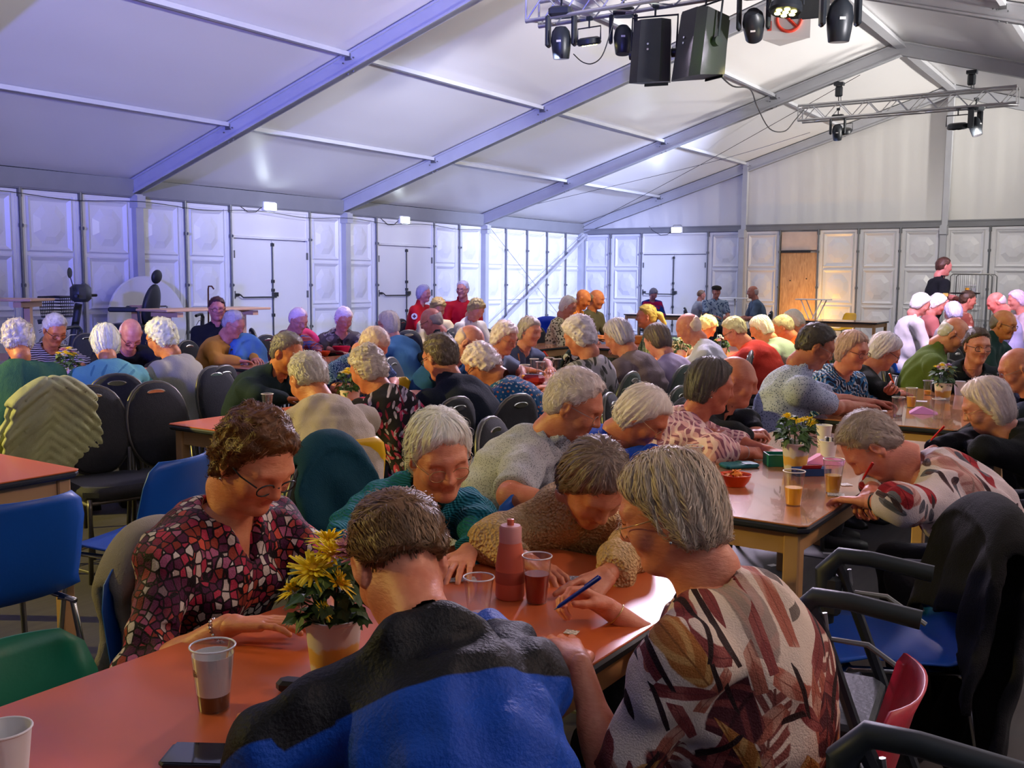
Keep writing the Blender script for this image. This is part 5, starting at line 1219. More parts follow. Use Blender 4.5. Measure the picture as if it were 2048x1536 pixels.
c_wsh = cloth('white_evening_shirt', ['c8c8d0'])
P('person in white shirt and dark braces in the pink spotlight', 1842, 608, 10.8, 26, 2, c_wsh, 'blue', hair=('full', 'd8dcec', 'a4a8c0', .014), skin='d49c98', sex='m', pitch=.42, sleeve=1.9, collar='shirt', seed=63, bulk=1.15)
P('person in dusty pink jacket with white curls in the pink spotlight', 1876, 608, 11.3, 20, 2, cloth('dusty_pink', ['a86464']), 'b', hair=('curly', 'dcdcec', 'acacc4', .016), skin='d49894', pitch=.45, glasses='steel', sleeve=2, seed=64)
P('person in brown floral top with dark hair under the waiter tray', 1936, 600, 12.0, 24, 2, cloth('brown_floral', ['84483c'], 'leafy', [(12, .04, .025, 120, 'b48470', '94604c', .7)]), 'b', hair=('short', '4c3424', '2c1c14', .012), skin='c88c80', pitch=.25, sleeve=1.6, seed=65, bulk=1.3)
P('person in grey cardigan with straight silver hair, seen from behind the green cardigan', 1905, 625, 10.2, 132, 2, cloth('pale_grey_cardigan', ['b4acbc']), 'b', hair=('full', 'b0accc', '8c88a8', .010), skin='c8949c', pitch=.40, sleeve=2, seed=66)
P('bald person in lavender shirt in the pink spotlight', 1992, 605, 11.0, 196, 2, cloth('lavender_shirt', ['a8a4d4']), 'b', hair=('bald', 'c4b0bc', None, .007), skin='d48c88', sex='m', pitch=.60, sleeve=2, collar='shirt', seed=67, bulk=1.15)
P('person in white ribbed top with pinkish hair at right edge in spotlight', 2032, 600, 11.6, 208, 2, cloth('ribbed_white', ['c0b0c0']), 'orange', hair=('full', 'c8b4d0', 'a08cac', .014), skin='d49c98', pitch=.30, sleeve=2, seed=68)
# ------------------------------------------------------------------ chairs standing free, hung garments
def fl(px, py): return atz(px, py, 0)
banquet_chair('empty round-backed chair beside the hanging quilted jacket, seat towards camera', atd(222, 905, 4.72)*[1, 1, 0], -14)
banquet_chair('empty round-backed chair tucked against the yellow-edged table', atd(362, 880, 4.95)*[1, 1, 0], -8)
for i, (px, py, d, a, lb) in enumerate([(497, 655, 10.0, 60, 'empty round-backed chair behind the yellow cardigan'), (553, 650, 10.6, 60, 'empty round-backed chair left of the white doors'), (652, 645, 11.3, 70, 'empty round-backed chair between red plaid and camouflage'),
        (725, 655, 9.6, 20, 'empty round-backed chair right of the camouflage blouse'), (800, 640, 10.6, 150, 'empty round-backed chair in front of the first-aid jackets'), (993, 640, 11.0, 100, 'empty round-backed chair left of the blue bag'),
        (1045, 635, 11.6, 95, 'empty round-backed chair just left of the blue bag'), (150, 690, 8.8, 30, 'empty round-backed chair under the scooter basket'), (205, 680, 9.2, 0, 'empty round-backed chair in front of the scooter seat'), (330, 660, 10.2, 80, 'empty round-backed chair under the high table')]):
    banquet_chair(lb, atd(px, py+20, d)*[1, 1, 0], a)
plastic_chair('blue plastic chair at left edge, seen from behind', np.array([11.39, -23.69, 0]), 178, 'blue')
plastic_chair('blue plastic chair with bright seat left of the mosaic blouse', np.array([11.17, -22.98, 0]), 195, 'blue')
plastic_chair('green plastic chair at the bottom left corner', np.array([13.08, -24.47, 0]), 2, 'green')
plastic_chair('yellow plastic chair by the far plywood door', aty(1685, 640, -2.2)*[1, 1, 0], -120, 'yellow')
plastic_chair('yellow plastic chair half hidden beside the navy blazer', atd(850, 765, 6.4)*[1, 1, 0], 10, 'yellow')
# garments
c_quilt = cloth('quilted_olive', ['a4a878'], rough=.55, bump=.25)
lq = atd(62, 845, 4.85); lq = lq*[1, 1, 0]
banquet_chair('round-backed chair hidden under the olive quilted jacket', lq, 172)
draped('quilted_jacket', 'olive quilted jacket hung over a chair back', 'jacket', lq, 172, c_quilt, .50, .40, .56, seed=2, quilt=1, ztop=.955, res=.010)
draped('teal_jacket', 'dark teal jacket hung on the chair left of the teal cardigan', 'jacket', p2['chair'], p2['face'], cloth('teal_coat', ['0a3c4c']), .33, .30, .50, seed=5, ztop=.955)
draped('beige_coat', 'beige coat hung on the chair of the mosaic blouse', 'coat', p1['chair'], p1['face'], cloth('beige_coat', ['8c8478']), .38, .25, .62, seed=7, ztop=.845)
draped('black_coat', 'black coat hung on a chair at the bottom right', 'coat', np.array([14.02, -22.38, 0]), 208, cloth('black_coat', ['101014']), .60, .30, .82, seed=9, ztop=.845)
plastic_chair('blue plastic chair under the black coat at the bottom right', np.array([14.02, -22.38, 0]), 208, 'blue')
draped('white_cardigan', 'white pleated cardigan hung on the chair behind the lilac sweatshirt', 'cardigan', atd(1332, 790, 5.6)*[1, 1, 0], 190, cloth('white_cardi', ['b8acb4']), .42, .3, .45, seed=11, ztop=.955)
banquet_chair('round-backed chair under the white pleated cardigan', atd(1332, 790, 5.6)*[1, 1, 0], 190)
banquet_chair('green-grey round-backed chair left of the white cardigan', atd(1262, 800, 5.2)*[1, 1, 0], 185, 1)
draped('dark_floral_jacket', 'dark floral jacket hung on a chair right of the denim gilet', 'jacket', atd(1105, 700, 7.6)*[1, 1, 0], 175, cloth('floral_jkt', ['0e1a1c', 'a8b0b0', '304c40', '1c3c4c'], 'spots', 1.5), .44, .3, .5, seed=13, ztop=.955, res=.014)
banquet_chair('round-backed chair under the dark floral jacket', atd(1105, 700, 7.6)*[1, 1, 0], 175)
draped('blue_bag', 'royal blue jacket heaped on a chair under the diagonal strut', 'jacket', atd(1098, 632, 12.4)*[1, 1, 0], 120, cloth('royal_bag', ['0a2ca8'], rough=.5), .6, .4, .5, seed=15, ztop=.98, res=.018)
banquet_chair('round-backed chair under the royal blue jacket', atd(1098, 632, 12.4)*[1, 1, 0], 120)
draped('light_blue_jacket', 'light blue jacket hung beside the yellow cardigan', 'jacket', atd(535, 690, 8.2)*[1, 1, 0], 0, cloth('light_blue_jkt', ['4c7cb8']), .42, .3, .45, seed=17, ztop=.955, res=.015)
banquet_chair('round-backed chair under the light blue jacket', atd(535, 690, 8.2)*[1, 1, 0], 0)
draped('pink_jacket', 'bright pink jacket hung behind the red plaid gilet', 'jacket', atd(640, 672, 9.1)*[1, 1, 0], -10, cloth('pink_jkt', ['d83c78']), .40, .3, .4, seed=19, ztop=.955, res=.016)
banquet_chair('round-backed chair under the bright pink jacket', atd(640, 672, 9.1)*[1, 1, 0], -10)
# ------------------------------------------------------------------ things on the tables
near = flower_pot('flower pot with yellow and pink chrysanthemums on the nearest table', atz(668, 1345, .75), [(-.045, -.055, .170, 'y', 1.45, .5, -.3), (-.004, -.052, .215, 'y', 1.77, .55, 0), (.015, -.02, .245, 'y', 1.56, .25, -.1), (-.02, .01, .256, 'y', 1.63, .1, -.2), (.055, -.045, .20, 'y', 1.35, .7, .4), (.04, .035, .258, 'p', 1.77, -.1, .2), (.07, .01, .245, 'p', 1.63, .1, .4), (.03, .0, .25, 'p', 1.28, .2, .2), (.046, -.075, .155, 'y', 0.78, 1.0, .3), (-.02, -.08, .165, 'w', 0.71, 1.0, -.2), (.005, .06, .24, 'p', 1.28, -.5, 0)], 1.0, 3, 130, hgt=.13)
for n_, (x, y, c, sd) in enumerate([(1590, 940, 'y', 1), (1885, 800, 'lyw', 2)]):
    flower_pot(('flower pot of yellow chrysanthemums beside the green box', 'flower pot of lilac and yellow chrysanthemums beside the beakers')[n_], atz(x, y, .75), mum_blooms(c if len(c) > 1 else 'y', 6 if n_ == 0 else 14, 5+sd, .07, .235), 1.0, 9+sd, 80)
flower_pot('flower pot between the green sweater and the aqua blouse', atd(135, 762, 6.5)*[1, 1, 0], mum_blooms('yypw', 13, 21), 1.05, 22, 60)
flower_pot('flower pot with yellow daisies in front of the blue paisley shirt', atd(700, 790, 5.35)*[1, 1, 0], mum_blooms('yyw', 8, 31, .07, .22), 1.05, 32, 70)
flower_pot('bushy green pot plant in the bright light beside the white shirt', atd(1362, 705, 8.6)*[1, 1, 0], mum_blooms('yw', 5, 41, .08, .21), 1.1, 42, 60)
flower_pot('small flower pot under the coral jumper in bright light', atd(1445, 690, 9.0)*[1, 1, 0], mum_blooms('wyp', 7, 51), 1.0, 52, 40)
# nearest table: cappuccino cup, second cup, bottle, beakers, card, phone
cl = atz(428, 1418, .75)
cc = clear_cup('clear beaker holding a half-drunk milky coffee in a paper sleeve', cl, None, h=.118, r=.040)
MB().lathe([(.0272, .004), (.0285, .030), (.0005, .030)], n=28).build('coffee', mat('coffee', (.05, .016, .006), .15), cc, smooth=True)
MB().lathe([(.0290, .031), (.0368, .103), (.0362, .103), (.0285, .031)], n=28, cap=False).build('paper_sleeve', M_PAPER, cc, smooth=True)
ink = mat('sleeve_print', (.22, .12, .09), .8)
pm = MB()
for dx, ht in ((-.55, .012), (-.35, .009)): a_ = -PI/2+.2+dx; pm.box((.0345*math.cos(a_), .0345*math.sin(a_), .074), (.0015, .006, ht), a_)
pm.build('printed_logo', ink, cc)
MB().tube([(.015, .01, .06), (.024, .02, .128)], .002, 6).build('stirrer', M_WOOD, cc)
paper_cup('white cup cut off by the bottom left corner', atz(12, 1585, .75), h=.10, r=.040)
bl = atz(1020, 1195, .75)
bt = thing('water_bottle', 'coral and pink water bottle with pale pink cap', 'bottle', (bl[0], bl[1], .751)); mco = mat('coral_plastic', (.62, .14, .075), .4, var=.04)
MB().lathe([(.0005, 0), (.033, 0), (.036, .006), (.036, .075), (.034, .10), (.030, .125), (.027, .140), (.0005, .140)], n=32, cap=False).build('bottle_body', mco, bt, smooth=True)
MB().lathe([(.0365, .040), (.0368, .042), (.0366, .068), (.036, .070)], n=32, cap=False).build('label_band', mat('coral_band', (.40, .075, .04), .5), bt, smooth=True)
cp = MB().lathe([(.0275, .140), (.0275, .176), (.024, .181), (.0005, .182)], n=32, cap=False).build('cap', mat('pink_cap', (.60, .27, .25), .4), bt, smooth=True)
MB().lathe([(.0085, .180), (.0085, .196), (.0005, .198)], n=16, cap=False).build('cap_knob', mco, cp, smooth=True)
clear_cup('beaker of red lemonade beside the pink bottle', atz(1073, 1205, .75), M_REDD, .62, h=.115, r=.036)
clear_cup('empty clear beaker between the boy and the pink bottle', atz(957, 1228, .75), None, h=.088, r=.036)
card('printed bingo card under the pointing hand', atz(1120, 1158, .75), .10, .042, .55, lines=6)
card('folded white paper scrap at the edge of the nearest table', atz(1143, 1266, .75), .03, .025, .2, lines=3)
card('blue-white slip under the hand of the teal cardigan', atz(925, 1160, .75), .07, .035, .8, lines=3)
ph = thing('smartphone', 'black smartphone under the boy\'s sleeve at the bottom edge', 'phone', tuple(atz(425, 1520, .75)[:2])+(.7515,), .55); MB().rbox((0, 0, .005), (.155, .078, .009), .010).build('phone_body', mat('phone_black', (.012, .014, .02), .2), ph); MB().box((0, 0, .0102), (.142, .068, .001)).build('screen', mat('phone_screen', (.01, .015, .03), .06, spec=.8), ph)
gs = thing('spectacles_case', 'small black spectacles case behind the flower pot', 'case', tuple(atz(600, 1385, .75)[:2])+(.751,), .4); MB().rbox((0, 0, .012), (.09, .035, .024), .010).build('case_body', mat('case_black', (.015, .015, .018), .35), gs)
def pen_at(px, py, d, px2, py2, d2, label, col): return pen(label, atd(px, py, d), atd(px2, py2, d2), col)
pen_at(1108, 1220, 1.83, 1200, 1155, 1.76, 'blue ballpoint pen in the hand of the leaf print blouse', '0a2a9c')
pen_at(1722, 965, 3.08, 1745, 925, 3.04, 'red pen in the hand of the rose blouse', 'c01810')
pen_at(1858, 885, 4.05, 1888, 852, 4.0, 'red pen held by the white bob', 'c81420')
pen_at(1790, 770, 5.5, 1778, 747, 5.48, 'orange pen held by the wavy print blouse', 'e0481c')
pen_at(1040, 725, 6.8, 1036, 707, 6.8, 'orange pencil held by the grey tee', 'c8781c')
pen_at(1098, 715, 7.3, 1087, 702, 7.3, 'red pen held by the denim gilet', 'c81c14')
# second table
bowl('orange bowl of crisps on the table', atz(1470, 972, .75), 'd84008', .062, .046, True)
clear_cup('beaker of orange juice near the table corner', atz(1586, 1010, .75), M_OJ, .52, h=.120, r=.038)
clear_cup('tall beaker of beer beside the rose blouse', atz(1665, 985, .75), M_BEER, .52, h=.125, r=.038)
wl_ = thing('wallet', 'teal phone wallet on the table', 'wallet', tuple(atz(1478, 934, .75)[:2])+(.751,), .9); MB().rbox((0, 0, .008), (.155, .085, .016), .01).build('cover', mat('teal_leather', (.01, .16, .19), .5), wl_); MB().box((.02, 0, .0168), (.025, .086, .003)).build('strap', mat('teal_leather_dark', (.006, .10, .12), .5), wl_)
gb = thing('lunch_box', 'small green plastic box beside the flower pot', 'box', tuple(atz(1552, 930, .75)[:2])+(.751,), .6); gm_ = mat('green_box', (.005, .20, .13), .4)
b_ = MB().box((0, 0, .003), (.09, .09, .006))
for s_ in (-1, 1): b_.box((s_*.043, 0, .025), (.005, .09, .05)).box((0, s_*.043, .025), (.082, .005, .05))
b_.build('box_shell', gm_, gb)
nb = thing('napkin', 'pink napkin on the table behind the beer', 'napkin', tuple(atz(1648, 925, .75)[:2])+(.751,), .3); MB().add([(-.08, -.07, 0), (.08, -.06, 0), (.09, .07, 0), (-.07, .06, 0), (0, 0, .04), (-.03, .05, .03)], [(0, 1, 4), (1, 2, 4), (2, 5, 4), (2, 3, 5), (3, 0, 5), (0, 4, 5), (0, 3, 2, 1)]).build('paper', mat('pink_napkin', (.70, .22, .42), .7), nb)
rb_ = thing('glasses_case', 'blue and red folded spectacles case on the table', 'case', tuple(atz(1622, 950, .75)[:2])+(.751,), .7); MB().prism([(-.03, 0), (.03, 0), (.035, .028), (0, .014), (-.035, .03)], 'x', -.07, .07).build('case_body', mat('blue_case', (.01, .06, .22), .4), rb_); MB().prism([(-.02, .016), (.0, .015), (-.035, .045)], 'x', -.05, .03).build('flap', mat('red_case', (.45, .02, .03), .5), rb_)
t_ = paper_cup('paper cup holding cards and sweets beside the flower pot', atz(1655, 925, .75)); 
for k in range(4): MB().box((-.012+.009*k, .006*(k % 2), .085), (.006, .022, .05), .4*k).build('sachet', mat('sachet_%d' % (k % 2), ((.65, .63, .62), (.05, .05, .06))[k % 2], .5), t_)
paper_cup('plain paper cup behind the yellow chrysanthemums', atz(1647, 890, .75))
card('blue-white slip under the hand of the rose blouse', atz(1672, 990, .75), .06, .05, .3, lines=3); card('small slip beside the pen of the rose blouse', atz(1690, 970, .75), .045, .045, .8, lines=2); card('small slip in front of the pink cardigan', atz(1520, 920, .75), .05, .04, .5, lines=2)
clear_cup('empty clear beaker left of the teal wallet', atz(1388, 935, .75), None, h=.09, r=.036)
# third table
clear_cup('empty clear beaker at the near edge beside the reaching arm', atz(1795, 835, .75), M_WATER, .15, h=.118, r=.036); clear_cup('beaker of beer on the far right table', atz(1822, 815, .75), M_BEER, .55, h=.122, r=.036); clear_cup('frosted clear beaker in front of the white bob', atz(1876, 838, .75), None, h=.115, r=.036)
nb2 = copy_tree(nb); nb2.location = tuple(atz(1845, 826, .75)[:2])+(.751,); tag(nb2, 'pink napkin between the two beakers on the right table', 'napkin')
paper_cup('paper cup behind the lilac flowers', atz(1918, 790, .75)); clear_cup('small beaker left of the lilac flowers', atz(1855, 790, .75), M_OJ, .3, h=.1, r=.034)
card('white slip under the reaching hand', atz(1758, 822, .75), .09, .06, .4, lines=3); card('round coaster on the right table', atz(1843, 803, .75), .07, .07, .2)
# table with red purse
pz_ = thing('purse', 'small red purse on the table', 'purse', tuple(atz(1068, 768, .75)[:2])+(.751,), .3); MB().rbox((0, 0, .035), (.16, .10, .07), .03).build('purse_body', mat('red_leather', (.32, .008, .015), .5, bump=.3, bscale=60), pz_); MB().tube([(-.07, -.03, .072), (.07, -.03, .072)], .004, 6).build('zip', M_CHR, pz_)
for (x, y, lb, lq_, lv) in [(1050, 752, 'beaker with orange juice beside the red purse', M_OJ, .35), (1068, 738, 'tall empty beaker behind the red purse', None, 0), (1080, 745, 'clear beaker right of the red purse', M_WATER, .2), (1098, 735, 'beaker with orange drink near the denim gilet', M_OJ, .3), (1115, 738, 'clear beaker in front of the grey floral blouse', None, 0)]: clear_cup(lb, atz(x, y+10, .75), lq_, lv, h=.125, r=.038)
bowl('bright pink bowl on the camouflage table', atz(683, 708, .75), 'e01050', .095, .08); bowl('orange bowl beside the bright pink bowl', atz(647, 712, .75), 'e85020', .07, .05); bowl('dark teal bowl beside the bright pink bowl', atz(664, 700, .75), '0a4c54', .07, .06)
clear_cup('clear beaker behind the brown wavy hair', atz(535, 818, .75), None, h=.09, r=.036); card('white slips beside the beige jacket', atz(560, 825, .75), .12, .08, .5)
for (px, py, d, lb) in [(1190, 668, 11.0, 'orange wrapped parcel on the lit table')]:
    q = atd(px, py, d); t = thing('gift_parcel', lb, 'parcel', (9.2, -14.4, .751), .3); MB().rbox((0, 0, .05), (.2, .14, .10), .02).build('wrapping', mat('orange_wrap', (.75, .25, .03), .5), t)
# jewellery and small wearables
def wristband(inf, i, label, matl, beads=0):
    S, E, T, ps, q = inf['arms'][i]; d = unit(T-E); c = T-d*.025; u = unit(np.cross(d, [0, 0, 1.])); v = np.cross(d, u); r = .0285*inf['s']
    if beads:
        br = link('bracelet', None, inf['root'])
        for k in range(beads): a_ = 2*PI*k/beads; MB().lathe([(.0005, -.0042), (.003, -.003), (.0045, 0), (.003, .003), (.0005, .0042)], tuple(c+(u*math.cos(a_)+v*math.sin(a_))*r), 7, cap=False).build('bead', (matl if k % 2 else M_CHR), br, smooth='all')
    else: MB().tube([tuple(c+(u*math.cos(2*PI*k/20)+v*math.sin(2*PI*k/20))*r) for k in range(21)], .0016 if label != 'watch' else .004, 6, cap=False).build('bracelet' if label != 'watch' else 'watch_strap', matl, inf['root'], smooth='all')
    if label == 'watch':
        o = c+np.array([0, 0, 1.])*r; MB().lathe([(.0005, -.004), (.015, -.004), (.016, .002), (.013, .004), (.0005, .004)], tuple(o), 18).build('watch_face', M_CHR, inf['root'], smooth=True)
wristband(p1, 1, 'b', mat('bead_copper', (.35, .16, .10), .3, metal=.4), 20); wristband(p5, 1, 'b', mat('gold', (.7, .5, .2), .25, metal=1)); wristband(p8, 1, 'b', M_RIM); wristband(p18, 0, 'watch', M_BLACKM); wristband(p3, 0, 'b', M_CHR)
def earring(inf, q):
    H, Mh, s = inf['H'], inf['Mh'], inf['s']; MB().lathe([(.0005, -.004), (.0035, -.002), (.004, 0), (.0035, .002), (.0005, .004)], tuple(H+Mh@(np.array([-.002, q*.084, -.048])*s)), 10, cap=False).build('earring', M_CHR, inf['root'], smooth='all')
earring(p5, 1); earring(p1, -1); earring(p8, -1)
def emblem(inf, off, nrm, r=.045):
    n = Vector(nrm).normalized(); R_ = n.to_track_quat('Z', 'Y').to_matrix(); o = Vector(off)
    e = MB().lathe([(.0005, 0), (r, 0), (r, .004), (.0005, .004)], tuple(o), 20, R=R_).build('emblem_disc', M_PAPER, inf['root'])
    cr = MB()
    for d in ((.05, .018, .003), (.018, .05, .003)): cr.box(tuple(o+n*.006), d, R=R_)
    cr.build('emblem_cross', mat('cross_dark_red', (.12, .01, .03), .6), e)
for inf, i in ((pr1, 1), (pr2, 1)):
    S, E, T, ps, q = inf['arms'][i]; c = S+(E-S)*.35; o = unit(np.array([.25, q*1.0, .15])); emblem(inf, c+o*.083, o)
# flat cap, microphone, tray, T-shirt print
H, Mh = pc['H'], pc['Mh']; fdc = Field(H-.2, H+.2, .008); fdc.ell(H+Mh@np.array([-.005, 0, .075]), (.125, .105, .055), Mh, .02); fdc.ell(H+Mh@np.array([.09, 0, .055]), (.06, .075, .012), Mh, .02); v_, q_ = fdc.mesh(); link('flat_cap', npmesh('flat_cap', [v_], [q_], [cloth('cap_tweed', ['28241f'])]), pc['root'])
mc = atd(447, 643, 8.95); mt = thing('microphone', 'black microphone held at the chin of the dark red hair', 'microphone', mc); MB().tube([(0, 0, -.16), (0, 0, -.03), (0, 0, -.02)], [.011, .015, .02], 10).build('handle', M_BLACKM, mt, smooth=True); MB().lathe([(.0005, .035), (.018, .025), (.025, .005), (.02, -.02), (.0005, -.022)], n=14, cap=False).build('grille', M_STEEL, mt, smooth='all')
tr = atd(1930, 588, 12.1); ty = thing('serving_tray', 'round black tray held out by the waiter', 'tray', tr); MB().lathe([(.0005, 0), (.18, 0), (.19, .018), (.185, .018), (.176, .004), (.0005, .004)], n=28, cap=False).build('tray_disc', M_BLACKM, ty, smooth=True)
for k, (dx, dy) in enumerate(((.02, .03), (.09, .06))): clear_cup(('beaker of amber drink on the waiter tray', 'second beaker on the waiter tray, partly hidden')[k], (tr[0]+dx, tr[1]+dy), M_BEER if k == 0 else M_WATER, .7, h=.11, r=.036, z0=tr[2]+.006)
S, E, T, ps, q = pw['arms'][1]; c = S+(E-S)*.55; MB().box(tuple(c+np.array([0, -.075, .0])), (.07, .012, .045)).build('sleeve_badge', mat('badge_yellow', (.7, .5, .12), .6), pw['root'])
pp_ = MB()
for k in range(5): pp_.box((pb['CH'][0]+.112, -.05+.025*k, pb['CH'][2]+.01), (.006, .017, .03))
pp_.box((pb['CH'][0]+.108, 0, pb['CH'][2]-.06), (.006, .13, .07)).build('shirt_print', mat('print_teal', (.04, .12, .18), .7), pb['root'])

for lb, px, py, a in (('white paper scrap lying on the floor right of the table leg', 1655, 1106, .4), ('white paper scrap on the floor under the second table', 1545, 1130, 1.1)):
    q = atz(px, py, .003); card(lb, q, .05, .035, a, z0=.001)
# ------------------------------------------------------------------ lamps, trusses and rig
M_RIG = mat('rig_black', (.018, .022, .028), .4, var=.2); M_TRUSS = mat('truss_aluminium', (.55, .55, .56), .35, metal=.7, var=.1)
M_LENS = mat('lens_glass', (.05, .05, .06), .1, spec=.8)
def flood(name, label, loc, rz, watt, energy_col=(.80, .92, 1)):
    t = thing('exit_floodlight', label, 'lamp', loc, rz, 'white floodlights above the exits')
    MB().rbox((0, .05, 0), (.32, .09, .17), .02).build('housing', M_PANEL, t)
    MB().box((0, .098, -.005), (.28, .012, .13)).build('diffuser', mat('flood_diffuser', (.9, .95, 1), .5, emit=(.82, .94, 1), estr=14), t)
    MB().tube([(-.15, .03, .08), (-.1, .03, .13), (.1, .03, .13), (.15, .03, .08)], .008, 6).build('bracket', M_STEEL, t)
    MB().tube([(.16, .03, -.02), (.3, .02, -.12), (.5, .02, -.13), (.75, .02, .0), (.85, .02, .12)], .007, 6).build('cable', M_BLACKM, t)
    d = Matrix.Rotation(rz, 3, 'Z')@Vector((0, .32, -.03))
    o = spot('flood_lamp', (0, .125, 0), (0, .6, -.35), watt, energy_col, 165, 1, .08); o.parent = t
    return t
a_ = atx(535, 413, .06); b2 = atx(805, 440, .06); c2 = aty(1355, 460, -.06)
flood('f', 'floodlight above the double door nearest on the left wall', (.05, a_[1], a_[2]), -PI/2, 60); flood('f', 'floodlight above the double door farther along the left wall', (.05, b2[1], b2[2]), -PI/2, 60); flood('f', 'floodlight above the double door in the far gable', (c2[0], -.05, c2[2]), PI, 60)
al = aty(1600, 632, -1.0)
up = thing('amber_uplighter', 'amber floor uplighter glowing at the foot of the plywood door', 'lamp', (al[0], -.9, 0)); MB().rbox((0, 0, .09), (.2, .16, .18), .03).build('housing', M_RIG, up); MB().box((0, 0, .185), (.16, .12, .01)).build('lens', mat('amber_lens', (1, .5, .05), .4, emit=(1, .50, .06), estr=20), up)
o = spot('amber_lamp', (0, .02, .21), (-.05, .9, 1.0), 130, (1, .5, .08), 140, 1, .08); o.parent = up
def truss(label, x0, x1, y, z, h=.29):
    t = thing('lighting_truss', label, 'truss', ((x0+x1)/2, y, z)); L_ = x1-x0; ch = [(-h/2, 0), (h/2, 0), (0, h)]
    for (a, b) in ((-h/2, 0.), (h/2, 0.), (-h/2, h), (h/2, h)): MB().tube([(-L_/2, a, b), (L_/2, a, b)], .025, 10).build('chord', M_TRUSS, t, smooth=True)
    n = int(L_/.25)
    for face in ((-h/2, 0, -h/2, h), (h/2, 0, h/2, h), (-h/2, 0, h/2, 0)):
        mb = MB()
        for k in range(n):
            xa, xb = -L_/2+L_*k/n, -L_/2+L_*(k+1)/n; p, q = ((face[0], face[1]), (face[2], face[3])) if k % 2 == 0 else ((face[2], face[3]), (face[0], face[1])); mb.tube([(xa, p[0], p[1]), (xb, q[0], q[1])], .010, 6)
        mb.build('lattice', M_TRUSS, t)
    for x in (-L_/2, L_/2): [MB().tube([(x, q, 0), (x, q, h)], .014, 6).build('end_frame', M_TRUSS, t) for q in (-h/2, h/2)]
    return t
def Q(px, py, Y): return aty(px, py, Y)
z1 = Q(1065, 48, -15)[2]; x1 = Q(1065, 48, -15)[0]
truss('lighting truss carrying the two loudspeakers', x1, 13.6, -15, z1)
q1 = Q(1600, 243, -5); q2 = Q(2035, 205, -5)
truss('farther lighting truss hanging on chain hoists', q1[0], q2[0], -5, q1[2])
def hoist(label, px, py, Y, ztop, zbot):
    p = Q(px, py, Y); t = thing('chain_hoist', label, 'hoist', (p[0], Y, zbot), 0, 'chain hoists of the far truss')
    MB().tube([(0, 0, 0), (0, 0, ztop-zbot)], .010, 6).build('chain', M_STEEL, t); MB().rbox((0, 0, (ztop-zbot)*.62), (.14, .10, .2), .03).build('hoist_body', M_RIG, t)
    MB().tube([(.0+.05*math.cos(k), 0, (ztop-zbot)*.86+.05*math.sin(k)) for k in [i*.6 for i in range(9)]], .012, 6).build('hook', M_RIG, t); MB().tube([(.04, 0, (ztop-zbot)*.5), (.05, 0, .02)], .008, 5).build('hand_chain', M_STEEL, t); MB().box((0, 0, ztop-zbot), (.18, .14, .06)).build('beam_clamp', M_RIG, t)
for lb, px, py in (('chain hoist on the left end of the far truss', 1678, 180), ('chain hoist on the right end of the far truss', 1943, 165)):
    p = Q(px, py, -5); xx = p[0]; hoist(lb, px, py, -5, roofz(xx)-.32, q1[2]+.28)
def clampmb(): return MB().tube([(0, 0, 0), (0, 0, .12)], .012, 6).box((0, 0, .13), (.07, .06, .05))
def speaker(label, c, s=1., rz=0, tilt=0):
    t = thing('loudspeaker', label, 'loudspeaker', c, rz, 'black loudspeakers on the truss'); t.rotation_euler = (tilt, 0, rz)
    w2, d2, h2 = .26*s, .25*s, .37*s
    pl = [(-w2, -d2*.7), (-w2*.55, -d2), (w2*.55, -d2), (w2, -d2*.7), (w2*.72, d2), (-w2*.72, d2)]
    vs = [(x, y, -h2+.06*(y/d2)) for x, y in pl]+[(x*.92, y*.92, h2) for x, y in pl]; n = 6
    MB().add(vs, [tuple(reversed(range(n))), tuple(range(n, 2*n))]+[(i, (i+1) % n, n+(i+1) % n, n+i) for i in range(n)]).build('cabinet', mat('speaker_black', (.028, .030, .030), .5, bump=.3, bscale=220), t)
    g = MB().box((0, d2+.004, 0), (w2*1.2, .012, h2*1.8)).build('grille', M_RIG, t)
    MB().tube([(-w2-.03, 0, 0), (-w2-.03, 0, h2+.1), (w2+.03, 0, h2+.1), (w2+.03, 0, 0)], .013, 8).build('yoke', M_RIG, t)
    for s_ in (-1, 1): MB().tube([(s_*w2*.9, 0, 0), (s_*(w2+.045), 0, 0)], .05, 14).build('yoke_knob', M_RIG, t)
    for z in (-.02, .04): MB().tube([(-.02, -d2-.004, z), (-.02, -d2+.02, z)], .012, 8).build('socket', M_CHR, t)
    k = clampmb(); k.v = [(x, y, z+h2+.1) for x, y, z in k.v]; k.build('clamp', M_RIG, t)
    return t
def moving_head(label, c, s=1., tilt=.3, rz=0, grp='moving-head stage lights'):
    t = thing('moving_head_light', label, 'stage light', c, rz, grp); t.scale = (s, s, s)
    MB().rbox((0, 0, .30), (.26, .22, .10), .03).build('base_box', M_RIG, t)
    for q in (-1, 1): MB().rbox((q*.15, 0, .10), (.05, .12, .34), .02).build('yoke_arm', M_RIG, t)
    R_ = Matrix.Rotation(tilt, 3, 'X'); h = MB().lathe([(.0005, .15), (.06, .14), (.10, .09), (.115, .0), (.105, -.10), (.09, -.20), (.085, -.205), (.0005, -.205)], n=20, R=R_, cap=False).build('lamp_head', M_RIG, t, smooth=True)
    MB().lathe([(.0005, -.207), (.078, -.207), (.078, -.200), (.0005, -.200)], n=20, R=R_, cap=False).build('lens', M_LENS, h)
    lb_ = R_@Vector((0, -.112, -.02)); MB().box(tuple(lb_), (.05, .006, .022), R=R_).build('nameplate', M_PAPER, h)
    k = clampmb(); k.v = [(x, y, z+.34) for x, y, z in k.v]; k.build('clamp', M_RIG, t); return t
